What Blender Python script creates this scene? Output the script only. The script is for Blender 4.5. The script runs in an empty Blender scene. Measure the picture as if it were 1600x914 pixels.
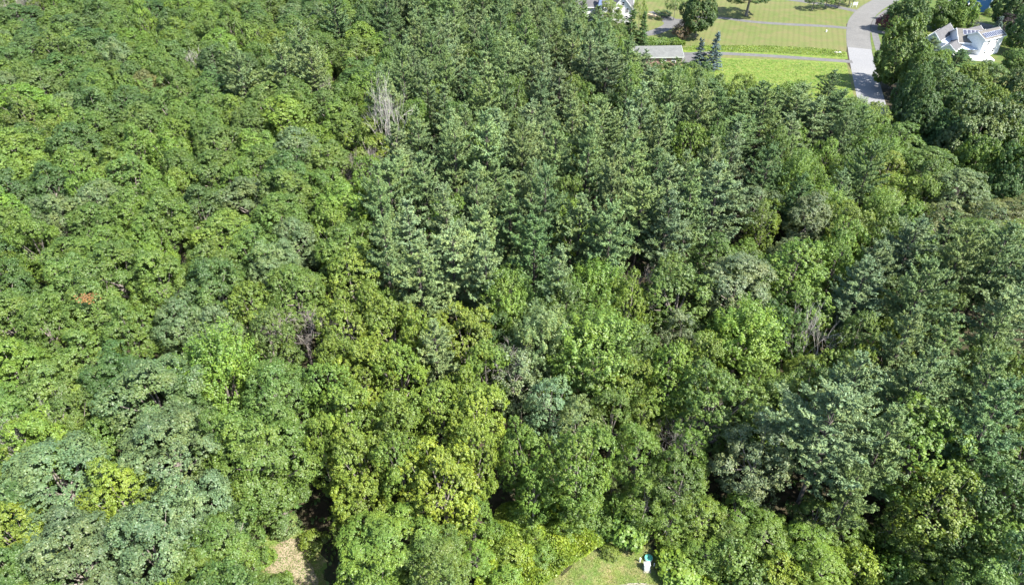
import bpy, math, random
import numpy as np

# ------------------------------------------------------------------ camera, world, sun, exposure
scene = bpy.context.scene
C = scene.collection
CAM_H, PITCH, FPX = 72.0, math.radians(38), 800 / math.tan(math.radians(36.5))
cam = bpy.data.cameras.new("drone_camera")
cam.sensor_width = 36.0
cam.lens = 18 / math.tan(math.radians(36.5))
cam.clip_end = 6000
cam.clip_start = 0.5
cam_o = bpy.data.objects.new("drone_camera", cam)
cam_o.location = (0, 0, CAM_H)
cam_o.rotation_euler = (math.pi / 2 - PITCH, 0, 0)
C.objects.link(cam_o)
scene.camera = cam_o

SUN_EL = math.radians(51)
SX, SY = 0.85, -0.53
w = bpy.data.worlds.new("World")
scene.world = w
w.use_nodes = True
nt = w.node_tree
bg = nt.nodes["Background"]
sky = nt.nodes.new("ShaderNodeTexSky")
sky.sky_type = 'NISHITA'
sky.sun_disc = False
sky.sun_elevation = SUN_EL
sky.sun_rotation = math.atan2(SX, SY)
sky.air_density = 1.0
nt.links.new(sky.outputs[0], bg.inputs[0])
bg.inputs[1].default_value = 0.12
sun = bpy.data.lights.new("sun", 'SUN')
sun.energy = 5.0
sun.angle = math.radians(0.53)
sun.color = (1.0, 0.955, 0.88)
sun_o = bpy.data.objects.new("sun", sun)
from mathutils import Vector, Matrix
sd = Vector((SX * math.cos(SUN_EL), SY * math.cos(SUN_EL), math.sin(SUN_EL)))
sun_o.rotation_euler = sd.to_track_quat('Z', 'Y').to_euler()
sun_o.location = sd * 400
C.objects.link(sun_o)
scene.view_settings.view_transform = 'Standard'
scene.view_settings.look = 'None'
scene.view_settings.exposure = 1.88
scene.view_settings.gamma = 1.0
scene.render.engine = 'CYCLES'
scene.cycles.max_bounces = 6
scene.cycles.diffuse_bounces = 4
scene.cycles.transmission_bounces = 3
scene.cycles.glossy_bounces = 2


def spot(px, py, z=0.0):
    """Ground position of what the photograph (1600 x 914) shows at px, py if it is z metres up."""
    u = (px - 800) / FPX
    v = (457 - py) / FPX
    s, c = math.sin(PITCH), math.cos(PITCH)
    d = (u, c + v * s, -s + v * c)
    k = (z - CAM_H) / d[2]
    return d[0] * k, d[1] * k


def depth_of(x, y, z):
    return y * math.cos(PITCH) - (z - CAM_H) * math.sin(PITCH)


def proj(x, y, z):
    s, c = math.sin(PITCH), math.cos(PITCH)
    zz = z - CAM_H
    dep = max(y * c - zz * s, 1e-3)
    return 800 + FPX * x / dep, 457 - FPX * (y * s + zz * c) / dep


def inside(p, poly):
    x, y = p
    r = False
    j = len(poly) - 1
    for i in range(len(poly)):
        xi, yi = poly[i]
        xj, yj = poly[j]
        if (yi > y) != (yj > y) and x < (xj - xi) * (y - yi) / (yj - yi) + xi:
            r = not r
        j = i
    return r


# ------------------------------------------------------------------ materials
def mat(name):
    m = bpy.data.materials.new(name)
    m.use_nodes = True
    n = m.node_tree.nodes
    return m, n, m.node_tree.links, n["Principled BSDF"]


def mathn(n, l, op, a, b):
    k = n.new("ShaderNodeMath")
    k.operation = op
    for i, v in enumerate((a, b)):
        if hasattr(v, "is_output"):
            l.new(v, k.inputs[i])
        else:
            k.inputs[i].default_value = v
    return k.outputs[0]


def ramp(n, l, fac, stops):
    r = n.new("ShaderNodeValToRGB")
    l.new(fac, r.inputs[0])
    e = r.color_ramp.elements
    while len(e) < len(stops):
        e.new(0.5)
    for i, (p, c) in enumerate(stops):
        e[i].position = p
        e[i].color = (*c, 1)
    return r.outputs[0]


def mixc(n, l, kind, fac, a, b):
    k = n.new("ShaderNodeMix")
    k.data_type = 'RGBA'
    k.blend_type = kind
    for s, v in ((k.inputs[0], fac), (k.inputs[6], a), (k.inputs[7], b)):
        if hasattr(v, "is_output"):
            l.new(v, s)
        else:
            s.default_value = (*v, 1) if isinstance(v, tuple) else v
    return k.outputs[2]


def noise(n, l, scale, detail=4, rough=0.55, vec=None):
    k = n.new("ShaderNodeTexNoise")
    k.inputs["Scale"].default_value = scale
    k.inputs["Detail"].default_value = detail
    k.inputs["Roughness"].default_value = rough
    if vec is not None:
        l.new(vec, k.inputs["Vector"])
    return k.outputs[0]


def objco(n):
    return n.new("ShaderNodeTexCoord").outputs["Object"]


def leaf_material(name, rough, spec, trans, spread):
    m, n, l, b = mat(name)
    info = n.new("ShaderNodeObjectInfo")
    at = n.new("ShaderNodeAttribute")
    at.attribute_name = "tone"
    v = ramp(n, l, at.outputs["Fac"], [(0.0, (1 - spread,) * 3), (0.55, (1, 1, 1)), (1.0, (1 + spread * 1.15, 1 + spread, 1 + spread * .5))])
    base = mixc(n, l, 'MULTIPLY', 1.0, info.outputs["Color"], v)
    # leaves turn a little yellower here and there
    base = mixc(n, l, 'MULTIPLY', 1.0, base, ramp(n, l, mathn(n, l, 'FRACT', mathn(n, l, 'MULTIPLY', at.outputs["Fac"], 7.3), 0.0),
                [(0.0, (0.92, 1.0, 1.08)), (0.7, (1, 1, 1)), (1.0, (1.16, 1.04, 0.85))]))
    # older and younger foliage side by side in one crown
    base = mixc(n, l, 'MULTIPLY', 1.0, base, ramp(n, l, noise(n, l, 0.32, 3, 0.6, objco(n)), [(0.32, (0.84, 0.91, 1.0)), (0.5, (1, 1, 1)), (0.68, (1.22, 1.10, 0.90))]))
    l.new(base, b.inputs["Base Color"])
    b.inputs["Roughness"].default_value = rough
    b.inputs["Specular IOR Level"].default_value = spec
    t = n.new("ShaderNodeBsdfTranslucent")
    l.new(mixc(n, l, 'MULTIPLY', 1.0, base, (1.45, 1.42, 0.55)), t.inputs[0])
    mx = n.new("ShaderNodeMixShader")
    mx.inputs[0].default_value = trans
    l.new(b.outputs[0], mx.inputs[1])
    l.new(t.outputs[0], mx.inputs[2])
    l.new(mx.outputs[0], n["Material Output"].inputs[0])
    return m


M = {}
M['leaf'] = leaf_material("broad_leaf", 0.52, 0.42, 0.32, 0.26)
M['needle'] = leaf_material("pine_needle", 0.55, 0.35, 0.20, 0.28)
M['weed'] = leaf_material("weed_leaf", 0.5, 0.4, 0.30, 0.4)


def simple(name, col, rough=0.8, var=0.12, scale=1.0, metal=0.0, bump=0.0):
    m, n, l, b = mat(name)
    co = objco(n)
    f = noise(n, l, scale, 5, 0.6, co)
    l.new(mixc(n, l, 'MULTIPLY', 1.0, col, ramp(n, l, f, [(0.3, (1 - var,) * 3), (0.7, (1 + var,) * 3)])), b.inputs["Base Color"])
    b.inputs["Roughness"].default_value = rough
    b.inputs["Metallic"].default_value = metal
    if bump:
        bp = n.new("ShaderNodeBump")
        bp.inputs["Strength"].default_value = bump
        l.new(noise(n, l, scale * 6, 3, 0.6, co), bp.inputs["Height"])
        l.new(bp.outputs[0], b.inputs["Normal"])
    return m


M['bark'] = simple("bark", (0.16, 0.14, 0.12), 0.9, 0.35, 3.0)
M['pine_bark'] = simple("pine_bark", (0.055, 0.046, 0.040), 0.9, 0.35, 3.0)
M['birch_bark'] = simple("birch_bark", (0.55, 0.54, 0.50), 0.7, 0.3, 4.0)
M['dead_wood'] = simple("dead_wood", (0.15, 0.132, 0.118), 0.85, 0.3, 3.0)
M['pale_wood'] = simple("pale_wood", (0.26, 0.242, 0.218), 0.85, 0.25, 3.0)
M['white'] = simple("white_paint", (0.62, 0.62, 0.615), 0.55, 0.04, 2.0)
M['offwhite'] = simple("pale_grey_paint", (0.33, 0.36, 0.35), 0.5, 0.06, 3.0)
M['grey_panel'] = simple("grey_panel", (0.34, 0.36, 0.33), 0.5, 0.10, 3.0)
M['concrete'] = simple("concrete", (0.22, 0.20, 0.165), 0.9, 0.14, 3.0)
M['green_lid'] = simple("green_plastic", (0.085, 0.36, 0.26), 0.45, 0.12, 5.0)
M['black'] = simple("dark_metal", (0.03, 0.03, 0.035), 0.5, 0.1)
M['glass'] = simple("window_glass", (0.025, 0.03, 0.04), 0.08, 0.1)
M['blue_siding'] = simple("blue_siding", (0.040, 0.13, 0.28), 0.6, 0.06, 2.0)
M['brick'] = simple("brown_brick", (0.20, 0.13, 0.10), 0.85, 0.25, 4.0)
M['stone'] = simple("tan_stone", (0.58, 0.44, 0.28), 0.9, 0.15, 3.0)
M['panel'] = simple("solar_cell", (0.018, 0.022, 0.045), 0.4, 0.12, 2.0)
M['alu'] = simple("aluminium_frame", (0.55, 0.57, 0.60), 0.4, 0.05, 2.0, 0.6)
M['slate_blue'] = simple("slate_blue_paint", (0.10, 0.14, 0.24), 0.55, 0.08, 2.0)
M['membrane'] = simple("white_membrane", (0.33, 0.37, 0.42), 0.5, 0.05, 1.0)


def shingle(name, col):
    m, n, l, b = mat(name)
    co = objco(n)
    br = n.new("ShaderNodeTexBrick")
    l.new(co, br.inputs["Vector"])
    br.inputs["Scale"].default_value = 1.0
    br.inputs["Brick Width"].default_value = 0.34
    br.inputs["Row Height"].default_value = 0.16
    br.inputs["Mortar Size"].default_value = 0.008
    for i, k in ((1, 0.9), (2, 1.1), (3, 0.55)):
        br.inputs[i].default_value = (*[c * k for c in col], 1)
    l.new(mixc(n, l, 'MULTIPLY', 1.0, br.outputs[0], ramp(n, l, noise(n, l, 0.6, 6, 0.6, co), [(0.3, (0.82,) * 3), (0.7, (1.15,) * 3)])), b.inputs["Base Color"])
    b.inputs["Roughness"].default_value = 0.9
    return m


M['roof_grey'] = shingle("grey_shingle", (0.070, 0.069, 0.072))
M['roof_tan'] = shingle("tan_shingle", (0.088, 0.082, 0.072))
M['roof_pale'] = shingle("pale_shingle", (0.098, 0.102, 0.097))


def ground_mat(name, a, b_, c_, s1=0.05, s2=0.7, stripe=None, fine=6.0):
    m, n, l, b = mat(name)
    co = objco(n)
    f1 = noise(n, l, s1, 6, 0.62, co)
    f2 = noise(n, l, s2, 6, 0.65, co)
    f3 = noise(n, l, fine, 3, 0.7, co)
    col = ramp(n, l, f1, [(0.36, a), (0.64, b_)])
    col = mixc(n, l, 'MIX', ramp(n, l, f2, [(0.42, (0, 0, 0)), (0.68, (1, 1, 1))]), col, c_)
    col = mixc(n, l, 'MULTIPLY', 1.0, col, ramp(n, l, f3, [(0.25, (0.70,) * 3), (0.75, (1.28,) * 3)]))
    if stripe:
        wv = n.new("ShaderNodeTexWave")
        wv.inputs["Scale"].default_value = stripe[0]
        wv.inputs["Distortion"].default_value = 0.6
        wv.inputs["Detail"].default_value = 2
        mp = n.new("ShaderNodeMapping")
        mp.inputs["Rotation"].default_value = (0, 0, stripe[1])
        l.new(co, mp.inputs[0])
        l.new(mp.outputs[0], wv.inputs["Vector"])
        col = mixc(n, l, 'MULTIPLY', 1.0, col, ramp(n, l, wv.outputs["Fac"], [(0.1, (1 - stripe[2],) * 3), (0.6, (1.0 + stripe[2] * .4,) * 3)]))
    l.new(col, b.inputs["Base Color"])
    b.inputs["Roughness"].default_value = 0.95
    b.inputs["Specular IOR Level"].default_value = 0.15
    bp = n.new("ShaderNodeBump")
    bp.inputs["Strength"].default_value = 0.5
    l.new(f3, bp.inputs["Height"])
    l.new(bp.outputs[0], b.inputs["Normal"])
    return m


M['floor'] = ground_mat("forest_floor", (0.030, 0.024, 0.016), (0.022, 0.030, 0.012), (0.050, 0.038, 0.024), 0.2, 1.2)
M['lawn'] = ground_mat("mown_lawn", (0.068, 0.093, 0.023), (0.093, 0.102, 0.034), (0.107, 0.097, 0.041), 0.035, 0.25, (0.185, 0.325, 0.07))
M['rough'] = ground_mat("rough_grass", (0.055, 0.105, 0.014), (0.085, 0.130, 0.020), (0.140, 0.150, 0.040), 0.12, 0.8, None, 2.0)
M['yard'] = ground_mat("yard_grass", (0.043, 0.083, 0.014), (0.063, 0.092, 0.020), (0.086, 0.086, 0.031), 0.07, 0.4, (0.15, 1.0, 0.10))
M['near_lawn'] = ground_mat("near_lawn", (0.080, 0.135, 0.026), (0.125, 0.150, 0.042), (0.190, 0.155, 0.080), 0.16, 0.8)
M['sand'] = ground_mat("sandy_track", (0.209, 0.167, 0.115), (0.251, 0.206, 0.147), (0.118, 0.108, 0.049), 0.3, 0.45)
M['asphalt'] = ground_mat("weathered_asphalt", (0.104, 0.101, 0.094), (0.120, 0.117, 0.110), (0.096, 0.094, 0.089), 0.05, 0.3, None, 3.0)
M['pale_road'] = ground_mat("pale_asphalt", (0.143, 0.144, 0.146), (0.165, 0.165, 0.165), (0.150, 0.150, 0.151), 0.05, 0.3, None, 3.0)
M['drive'] = ground_mat("driveway_gravel", (0.088, 0.087, 0.087), (0.107, 0.105, 0.099), (0.076, 0.075, 0.075), 0.1, 0.5, None, 4.0)


# ------------------------------------------------------------------ mesh helpers
class MB:
    def __init__(self):
        self.v, self.f, self.mi = [], [], []

    def box(self, cx, cy, z0, sx, sy, sz, rot=0.0, mi=0):
        c, s = math.cos(rot), math.sin(rot)
        b = len(self.v)
        for z in (z0, z0 + sz):
            for x, y in ((-1, -1), (1, -1), (1, 1), (-1, 1)):
                x, y = x * sx / 2, y * sy / 2
                self.v.append((cx + x * c - y * s, cy + x * s + y * c, z))
        for q in ((3, 2, 1, 0), (4, 5, 6, 7), (0, 1, 5, 4), (1, 2, 6, 5), (2, 3, 7, 6), (3, 0, 4, 7)):
            self.f.append([b + i for i in q])
            self.mi.append(mi)
        return self

    def hexa(self, bottom, top, mi=0):
        b = len(self.v)
        self.v += list(bottom) + list(top)
        n = len(bottom)
        self.f.append([b + i for i in range(n)][::-1])
        self.f.append([b + n + i for i in range(n)])
        for i in range(n):
            j = (i + 1) % n
            self.f.append([b + i, b + j, b + n + j, b + n + i])
        self.mi += [mi] * (n + 2)
        return self

    def tube(self, pts, rad, sides=5, cap=True):
        rings = []
        for i, p in enumerate(pts):
            p = Vector(p)
            d = Vector(pts[min(i + 1, len(pts) - 1)]) - Vector(pts[max(i - 1, 0)])
            if d.length < 1e-6:
                d = Vector((0, 0, 1))
            d.normalize()
            a = d.orthogonal().normalized() if abs(d.z) > 0.95 else d.cross(Vector((0, 0, 1))).normalized()
            bb = d.cross(a)
            r = []
            for k in range(sides):
                t = 2 * math.pi * k / sides
                q = p + (a * math.cos(t) + bb * math.sin(t)) * rad[i]
                r.append(len(self.v))
                self.v.append(tuple(q))
            rings.append(r)
        for i in range(len(rings) - 1):
            for k in range(sides):
                j = (k + 1) % sides
                self.f.append([rings[i][k], rings[i][j], rings[i + 1][j], rings[i + 1][k]])
        if cap:
            self.f.append(rings[0][::-1])
            self.f.append(rings[-1][:])
        return self

    def cyl(self, cx, cy, z0, r, h, sides=20, r2=None):
        r2 = r if r2 is None else r2
        bt = [(cx + r * math.cos(2 * math.pi * k / sides), cy + r * math.sin(2 * math.pi * k / sides), z0) for k in range(sides)]
        tp = [(cx + r2 * math.cos(2 * math.pi * k / sides), cy + r2 * math.sin(2 * math.pi * k / sides), z0 + h) for k in range(sides)]
        return self.hexa(bt, tp)

    def mesh(self, name, *mats):
        me = bpy.data.meshes.new(name)
        me.from_pydata(self.v, [], self.f)
        for m in mats:
            me.materials.append(m)
        if any(self.mi):
            me.polygons.foreach_set("material_index", self.mi)
        me.update()
        return me


def link(name, me, parent=None, **props):
    o = bpy.data.objects.new(name, me)
    C.objects.link(o)
    if parent is not None:
        o.parent = parent
    for k, v in props.items():
        if v is not None:
            o[k] = v
    return o


def thing(name, label, cat, loc=(0, 0, 0), rot=0.0, group=None):
    o = bpy.data.objects.new(name, None)
    o.empty_display_size = 0.5
    C.objects.link(o)
    o.location = loc
    o.rotation_euler = (0, 0, rot)
    o['label'] = label
    o['category'] = cat
    if group:
        o['group'] = group
    return o


def sheet(name, poly_px, z, m, world=None):
    pts = world if world else [spot(*p) for p in poly_px]
    me = bpy.data.meshes.new(name)
    import mathutils.geometry as mg
    v = [(x, y, z) for x, y in pts]
    tris = mg.tessellate_polygon([[Vector(p) for p in v]])
    me.from_pydata(v, [], [list(t) for t in tris])
    me.update()
    if me.polygons and sum(p.normal.z * p.area for p in me.polygons) < 0:
        me.flip_normals()
    me.materials.append(m)
    return link(name, me, kind='structure')


def leaf_mesh(name, pos, nrm, length, width, tone, rng, m, direction=None):
    """Many small kite-shaped leaves as one mesh: pos, nrm (n,3); length, width, tone (n,)."""
    n = len(pos)
    nrm = nrm / np.maximum(np.linalg.norm(nrm, axis=1, keepdims=True), 1e-6)
    r = rng.normal(size=(n, 3)) if direction is None else direction
    t = r - nrm * np.sum(r * nrm, axis=1, keepdims=True)
    t /= np.maximum(np.linalg.norm(t, axis=1, keepdims=True), 1e-6)
    b = np.cross(nrm, t)
    L = length[:, None]
    W = width[:, None]
    v = np.empty((n, 4, 3), np.float32)
    v[:, 0] = pos - t * L * .5
    v[:, 1] = pos + b * W * .5 + t * L * .04 + nrm * L * .06
    v[:, 2] = pos + t * L * .5
    v[:, 3] = pos - b * W * .5 + t * L * .04 + nrm * L * .06
    me = bpy.data.meshes.new(name)
    me.vertices.add(n * 4)
    me.vertices.foreach_set("co", v.ravel())
    me.loops.add(n * 4)
    me.loops.foreach_set("vertex_index", np.arange(n * 4, dtype=np.int32))
    me.polygons.add(n)
    me.polygons.foreach_set("loop_start", np.arange(0, n * 4, 4, dtype=np.int32))
    me.polygons.foreach_set("loop_total", np.full(n, 4, np.int32))
    a = me.attributes.new("tone", 'FLOAT', 'FACE')
    a.data.foreach_set("value", np.clip(tone, 0, 1).astype(np.float32))
    me.materials.append(m)
    me.update(calc_edges=True)
    return me


def unit(n, rng):
    d = rng.normal(size=(n, 3))
    return d / np.linalg.norm(d, axis=1, keepdims=True)


# ------------------------------------------------------------------ tree prototypes (shared meshes)
def broadleaf(seed, R, H, base, lobes, tufts, leaves, leaf=(0.36, 0.25), lobe_r=0.34, tuft_r=(0.32, 0.62), up=0.35, ragged=0.16,
              shoots=0.0, droop=0.0, m='leaf', zmin=-0.45, bark='bark', girth=0.018):
    rng = np.random.default_rng(seed)
    cz = base + (H - base) * 0.42
    ru, rd = H - cz, cz - base
    # lobes spread over the crown, uneven on purpose
    k = np.arange(lobes) + 0.5
    z = 1 - (1 - zmin) * k / lobes
    ph = k * 2.39996 + rng.uniform(0, 6.28)
    d = np.stack([np.sqrt(1 - z * z) * np.cos(ph), np.sqrt(1 - z * z) * np.sin(ph), z], 1) + rng.normal(scale=0.16, size=(lobes, 3))
    d /= np.linalg.norm(d, axis=1, keepdims=True)
    lr = R * lobe_r * rng.uniform(0.7, 1.3, lobes)
    rr = rng.normal(1.0, ragged, lobes).clip(0.6, 1.35)
    ext = np.stack([np.full(lobes, R), np.full(lobes, R), np.where(d[:, 2] > 0, ru, rd)], 1)
    d[0], rr[0], lr[0] = (0, 0, 1), 1.05, max(lr[0], R * lobe_r)
    lc = d * ext * rr[:, None] * 0.72
    lc[:, 2] += cz
    P, N, T, D = [], [], [], []
    ltone = rng.normal(0.5, 0.16, lobes)
    for i in range(lobes):
        td = unit(tufts, rng) + d[i] * 0.7 + np.array([0, 0, 0.15])
        td /= np.linalg.norm(td, axis=1, keepdims=True)
        tp = lc[i] + td * lr[i] * rng.uniform(0.72, 1.12, (tufts, 1)) * np.array([1, 1, 0.95])
        dist = np.linalg.norm((tp[:, None] - lc[None]) / np.array([1, 1, .85]), axis=2) / lr[None]
        dist[:, i] = 9
        keep = dist.min(axis=1) > 0.74
        for j in np.where(keep)[0]:
            tr = rng.uniform(*tuft_r)
            nl = max(4, int(leaves * (tr / 0.47) ** 2 * rng.uniform(0.7, 1.2)))
            q = unit(nl, rng)
            q[:, 2] = np.abs(q[:, 2]) * 0.85 - 0.25
            rad = rng.uniform(0.45, 1.0, (nl, 1))
            off = q * rad * tr
            if shoots:
                ax = td[j] * 0.55 + np.array([0, 0, 0.75])
                ax /= np.linalg.norm(ax)
                s = rng.uniform(-0.35, 1.0, (nl, 1))
                off = off * (1.05 - 0.5 * s.clip(0)) * 0.8 + ax * s * tr * 2.6 * shoots
            if droop:
                off[:, 2] -= droop * (rng.uniform(0, 1, nl) ** 1.5) * tr * 2.2
                off[:, :2] *= 0.8
            P.append(tp[j] + off)
            N.append(td[j] * 0.55 + q * 0.45 + np.array([0, 0, up]) + rng.normal(scale=0.33, size=(nl, 3)))
            T.append(ltone[i] + rng.normal(0, 0.10) + rng.normal(0, 0.13, nl))
    P, N, T = np.concatenate(P), np.concatenate(N), np.concatenate(T)
    n = len(P)
    P[:, 2] = np.maximum(P[:, 2], 0.06)
    sc = rng.uniform(0.7, 1.3, n)
    crown = leaf_mesh("crown", P, N, leaf[0] * sc, leaf[1] * sc, T, rng, M[m])
    # trunk with limbs reaching into the lobes
    mb = MB()
    r0 = girth * H
    fork = base + (H - base) * 0.25
    bend = rng.normal(scale=0.25, size=2)
    top = (bend[0] * 1.2, bend[1] * 1.2, H * 0.76)
    mb.tube([(0, 0, -0.3), (bend[0] * .3, bend[1] * .3, fork * .5), (bend[0] * .7, bend[1] * .7, fork), top], [r0 * 1.25, r0, r0 * .8, r0 * .15], 7)
    for i in rng.permutation(lobes)[:min(12, lobes)]:
        a = np.array([bend[0] * .7, bend[1] * .7, fork * rng.uniform(0.85, 1.25)])
        e = lc[i] + d[i] * lr[i] * 0.3
        mid = a * 0.5 + e * 0.5 + np.array([0, 0, -0.25]) + rng.normal(scale=0.2, size=3)
        mb.tube([tuple(a), tuple(mid), tuple(e)], [r0 * .45, r0 * .28, r0 * .07], 4, False)
    return crown, mb.mesh("trunk", M[bark])


def pine(seed, H=20.0, R=4.3, base=7.0, whorls=11, per=5, shape=2.0, needle=(0.34, 0.085), lift=0.45, sag=0.0, dens=1.0, finger=0.85, rag=0.3):
    """Conifer: whorls of branches, each ending in a plume of needle-clad fingers."""
    rng = np.random.default_rng(seed)
    P, Dr, N, T = [], [], [], []
    mb = MB()
    lean = rng.normal(scale=0.3, size=2)
    r0 = 0.0115 * H
    mb.tube([(0, 0, -0.3), (lean[0] * .4, lean[1] * .4, H * .5), (lean[0], lean[1], H - .6)], [r0 * 1.2, r0 * .8, r0 * .1], 6)

    def spray(p0, p1, tone):
        L = np.linalg.norm(p1 - p0)
        nt = max(2, int(L / 0.125 * dens))
        ax = (p1 - p0) / max(L, 1e-5)
        s = np.repeat(np.linspace(0.08, 1.0, nt), 5)[:, None]
        nn = len(s)
        dirs = ax * 0.8 + unit(nn, rng) * 0.75 + np.array([0, 0, 0.18])
        dirs /= np.linalg.norm(dirs, axis=1, keepdims=True)
        P.append(p0 + (p1 - p0) * s + rng.normal(scale=0.05, size=(nn, 3)) + dirs * needle[0] * .4)
        Dr.append(dirs)
        N.append(unit(nn, rng) * 0.6 + np.array([0, 0, 0.7]))
        T.append(tone + rng.normal(0, 0.12, nn))

    for wv in range(whorls):
        f = wv / (whorls - 1)
        h = base + (H - 1.0 - base) * f
        prof = (1 - f ** shape) ** 0.8 * (0.72 + 0.28 * min(1, f * 4)) if shape > 0 else (1 - f) ** 0.85
        n = per if f < .8 else max(4, per - 1)
        a0 = rng.uniform(0, 6.28)
        for b in range(n):
            if rng.random() < 0.07:
                continue
            a = a0 + 6.283 * b / n + rng.normal(scale=0.28)
            L = max(0.5, R * prof * min(1.35, max(.45, 1 + rng.normal(0, rag))))
            hh = h + rng.normal(scale=0.3)
            root = np.array([lean[0] * hh / H, lean[1] * hh / H, hh])
            out = np.array([math.cos(a), math.sin(a), 0])
            side = np.array([-out[1], out[0], 0])
            mid = root + out * L * .55 + np.array([0, 0, L * (.08 + .3 * f) - sag * L * .25])
            tip = root + out * L + np.array([0, 0, L * (.18 + .55 * f) - sag * L * .5])
            tone = 0.5 + rng.normal(0, 0.13)
            mb.tube([tuple(root), tuple(mid), tuple(tip)], [r0 * .28, r0 * .18, r0 * .05], 3, False)
            spray(root + (mid - root) * 0.5, mid, tone - .08)
            spray(mid, tip, tone)
            nf = max(4, int(L * 3.6))
            for k in range(nf):
                s = 0.14 + 0.86 * (k + rng.uniform(0, 1)) / nf
                q = root + (mid - root) * (s / .55) if s < .55 else mid + (tip - mid) * ((s - .55) / .45)
                fl = finger * rng.uniform(0.6, 1.25) * min(1.0, 0.45 + L / 3)
                d = out * rng.uniform(.4, 1.0) + side * rng.normal(0, .75) + np.array([0, 0, lift * rng.uniform(.3, 1.5)])
                d /= np.linalg.norm(d)
                spray(q, q + d * fl, tone + rng.normal(0, .06))
    tp = np.array([lean[0], lean[1], H - 1.3])
    for k in range(4):
        spray(tp - np.array([0, 0, .3 * k]), tp + np.array([rng.normal(0, .35), rng.normal(0, .35), 1.3 - .25 * k]), 0.55)
    P, Dr, N, T = map(np.concatenate, (P, Dr, N, T))
    n = len(P)
    sc = rng.uniform(0.75, 1.3, n)
    crown = leaf_mesh("crown", P, N, needle[0] * sc, needle[1] * sc * 1.3, T, rng, M['needle'], Dr)
    return crown, mb.mesh("trunk", M['pine_bark'])


def bare(seed, H, R, m, fork=0.35, levels=4, r0=0.16, upright=0.8, spread=0.5):
    rng = np.random.default_rng(seed)
    tr, br = MB(), MB()
    top = np.array([rng.normal(scale=.3), rng.normal(scale=.3), H * fork])
    tr.tube([(0, 0, -0.3), tuple(top * .5), tuple(top)], [r0 * 1.2, r0, r0 * .85], 7)

    def grow(p, d, L, r, lv):
        pts, q, dd = [p], p.copy(), d.copy()
        for k in range(3):
            dd = dd + rng.normal(scale=0.14, size=3) + np.array([0, 0, 0.05 * upright])
            dd /= np.linalg.norm(dd)
            q = q + dd * L / 3
            pts.append(q.copy())
        br.tube([tuple(x) for x in pts], [r, r * .8, r * .6, r * .36], 4 if lv > 2 else 3, False)
        if lv <= 0:
            return
        for k in range(rng.integers(3, 5)):
            s = rng.uniform(0.35, 1.0)
            i = min(int(s * 3), 2)
            b = pts[i] + (pts[i + 1] - pts[i]) * (s * 3 - i)
            nd = dd + rng.normal(scale=spread, size=3)
            nd[2] += 0.25 * upright
            nd /= np.linalg.norm(nd)
            grow(b, nd, L * rng.uniform(0.5, 0.75), max(r * .5, 0.02), lv - 1)

    for k in range(5):
        a = 6.283 * k / 5 + rng.normal(scale=.3)
        d = np.array([math.cos(a) * R / H * 1.3, math.sin(a) * R / H * 1.3, upright])
        d /= np.linalg.norm(d)
        grow(top * rng.uniform(0.75, 1.0), d, (H - top[2]) * 0.55, r0 * .5, levels)
    return br.mesh("branches", m), tr.mesh("trunk", m)


PROTO = {}   # kind -> (nominal radius, nominal height, [(crown, trunk), ...])
PROTO['oak'] = (4.8, 16.5, [broadleaf(11 + i, 4.8, 16.5, 5.0, 42, 54, 42, leaf=(0.20, 0.145), tuft_r=(0.20, 0.44), ragged=0.13, lobe_r=0.30) for i in range(5)])
PROTO['maple'] = (4.2, 15.5, [broadleaf(31 + i, 4.2, 15.5, 3.0, 36, 46, 36, leaf=(0.215, 0.155), tuft_r=(0.22, 0.46), shoots=0.35, ragged=0.18, lobe_r=0.33, zmin=-0.7) for i in range(4)])
PROTO['yard'] = (6.0, 13.0, [broadleaf(41 + i, 6.0, 13.0, 1.0, 56, 50, 36, leaf=(0.27, 0.2), tuft_r=(0.3, 0.6), shoots=0.3, ragged=0.16, lobe_r=0.28, zmin=-0.85) for i in range(2)])
PROTO['shoot'] = (3.8, 15.0, [broadleaf(51 + i, 3.8, 15.0, 3.5, 28, 34, 38, leaf=(0.24, 0.15), shoots=1.55, ragged=0.22, lobe_r=0.36, zmin=-0.6, up=0.5) for i in range(3)])
PROTO['fine'] = (4.0, 14.5, [broadleaf(61 + i, 4.0, 14.5, 2.8, 36, 36, 34, leaf=(0.20, 0.135), tuft_r=(0.2, 0.42), ragged=0.2, lobe_r=0.31, zmin=-0.75) for i in range(3)])
PROTO['birch'] = (3.3, 13.5, [broadleaf(71 + i, 3.3, 13.5, 2.8, 24, 26, 20, leaf=(0.24, 0.16), tuft_r=(0.25, 0.5), droop=0.8, ragged=0.22, lobe_r=0.36, zmin=-0.7, bark='bark', girth=0.006) for i in range(2)])
PROTO['pine'] = (4.2, 20.0, [pine(81 + i, shape=(1.7, 1.25, 2.0, 1.1, 2.4, 1.45)[i], base=(7, 8, 6, 6.5, 8.5, 5)[i], R=(4.2, 4.3, 4.1, 4.0, 4.5, 4.0)[i], whorls=(13, 12, 14, 14, 12, 15)[i], per=6, lift=.7, finger=.95) for i in range(6)])
PROTO['spruce'] = (2.5, 10.0, [pine(95 + i, H=10.0, R=2.5, base=0.4, whorls=16, per=8, shape=-1, needle=(0.26, 0.11), lift=0.1, sag=0.55, finger=.5, rag=.1) for i in range(2)])
PROTO['shrub'] = (1.8, 3.4, [broadleaf(101 + i, 1.8, 3.4, 0.1, 16, 26, 26, leaf=(0.20, 0.14), tuft_r=(0.2, 0.4), ragged=0.22, lobe_r=0.4, zmin=-0.5, shoots=(0.2, 0.6, 0.0)[i]) for i in range(3)])
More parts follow.
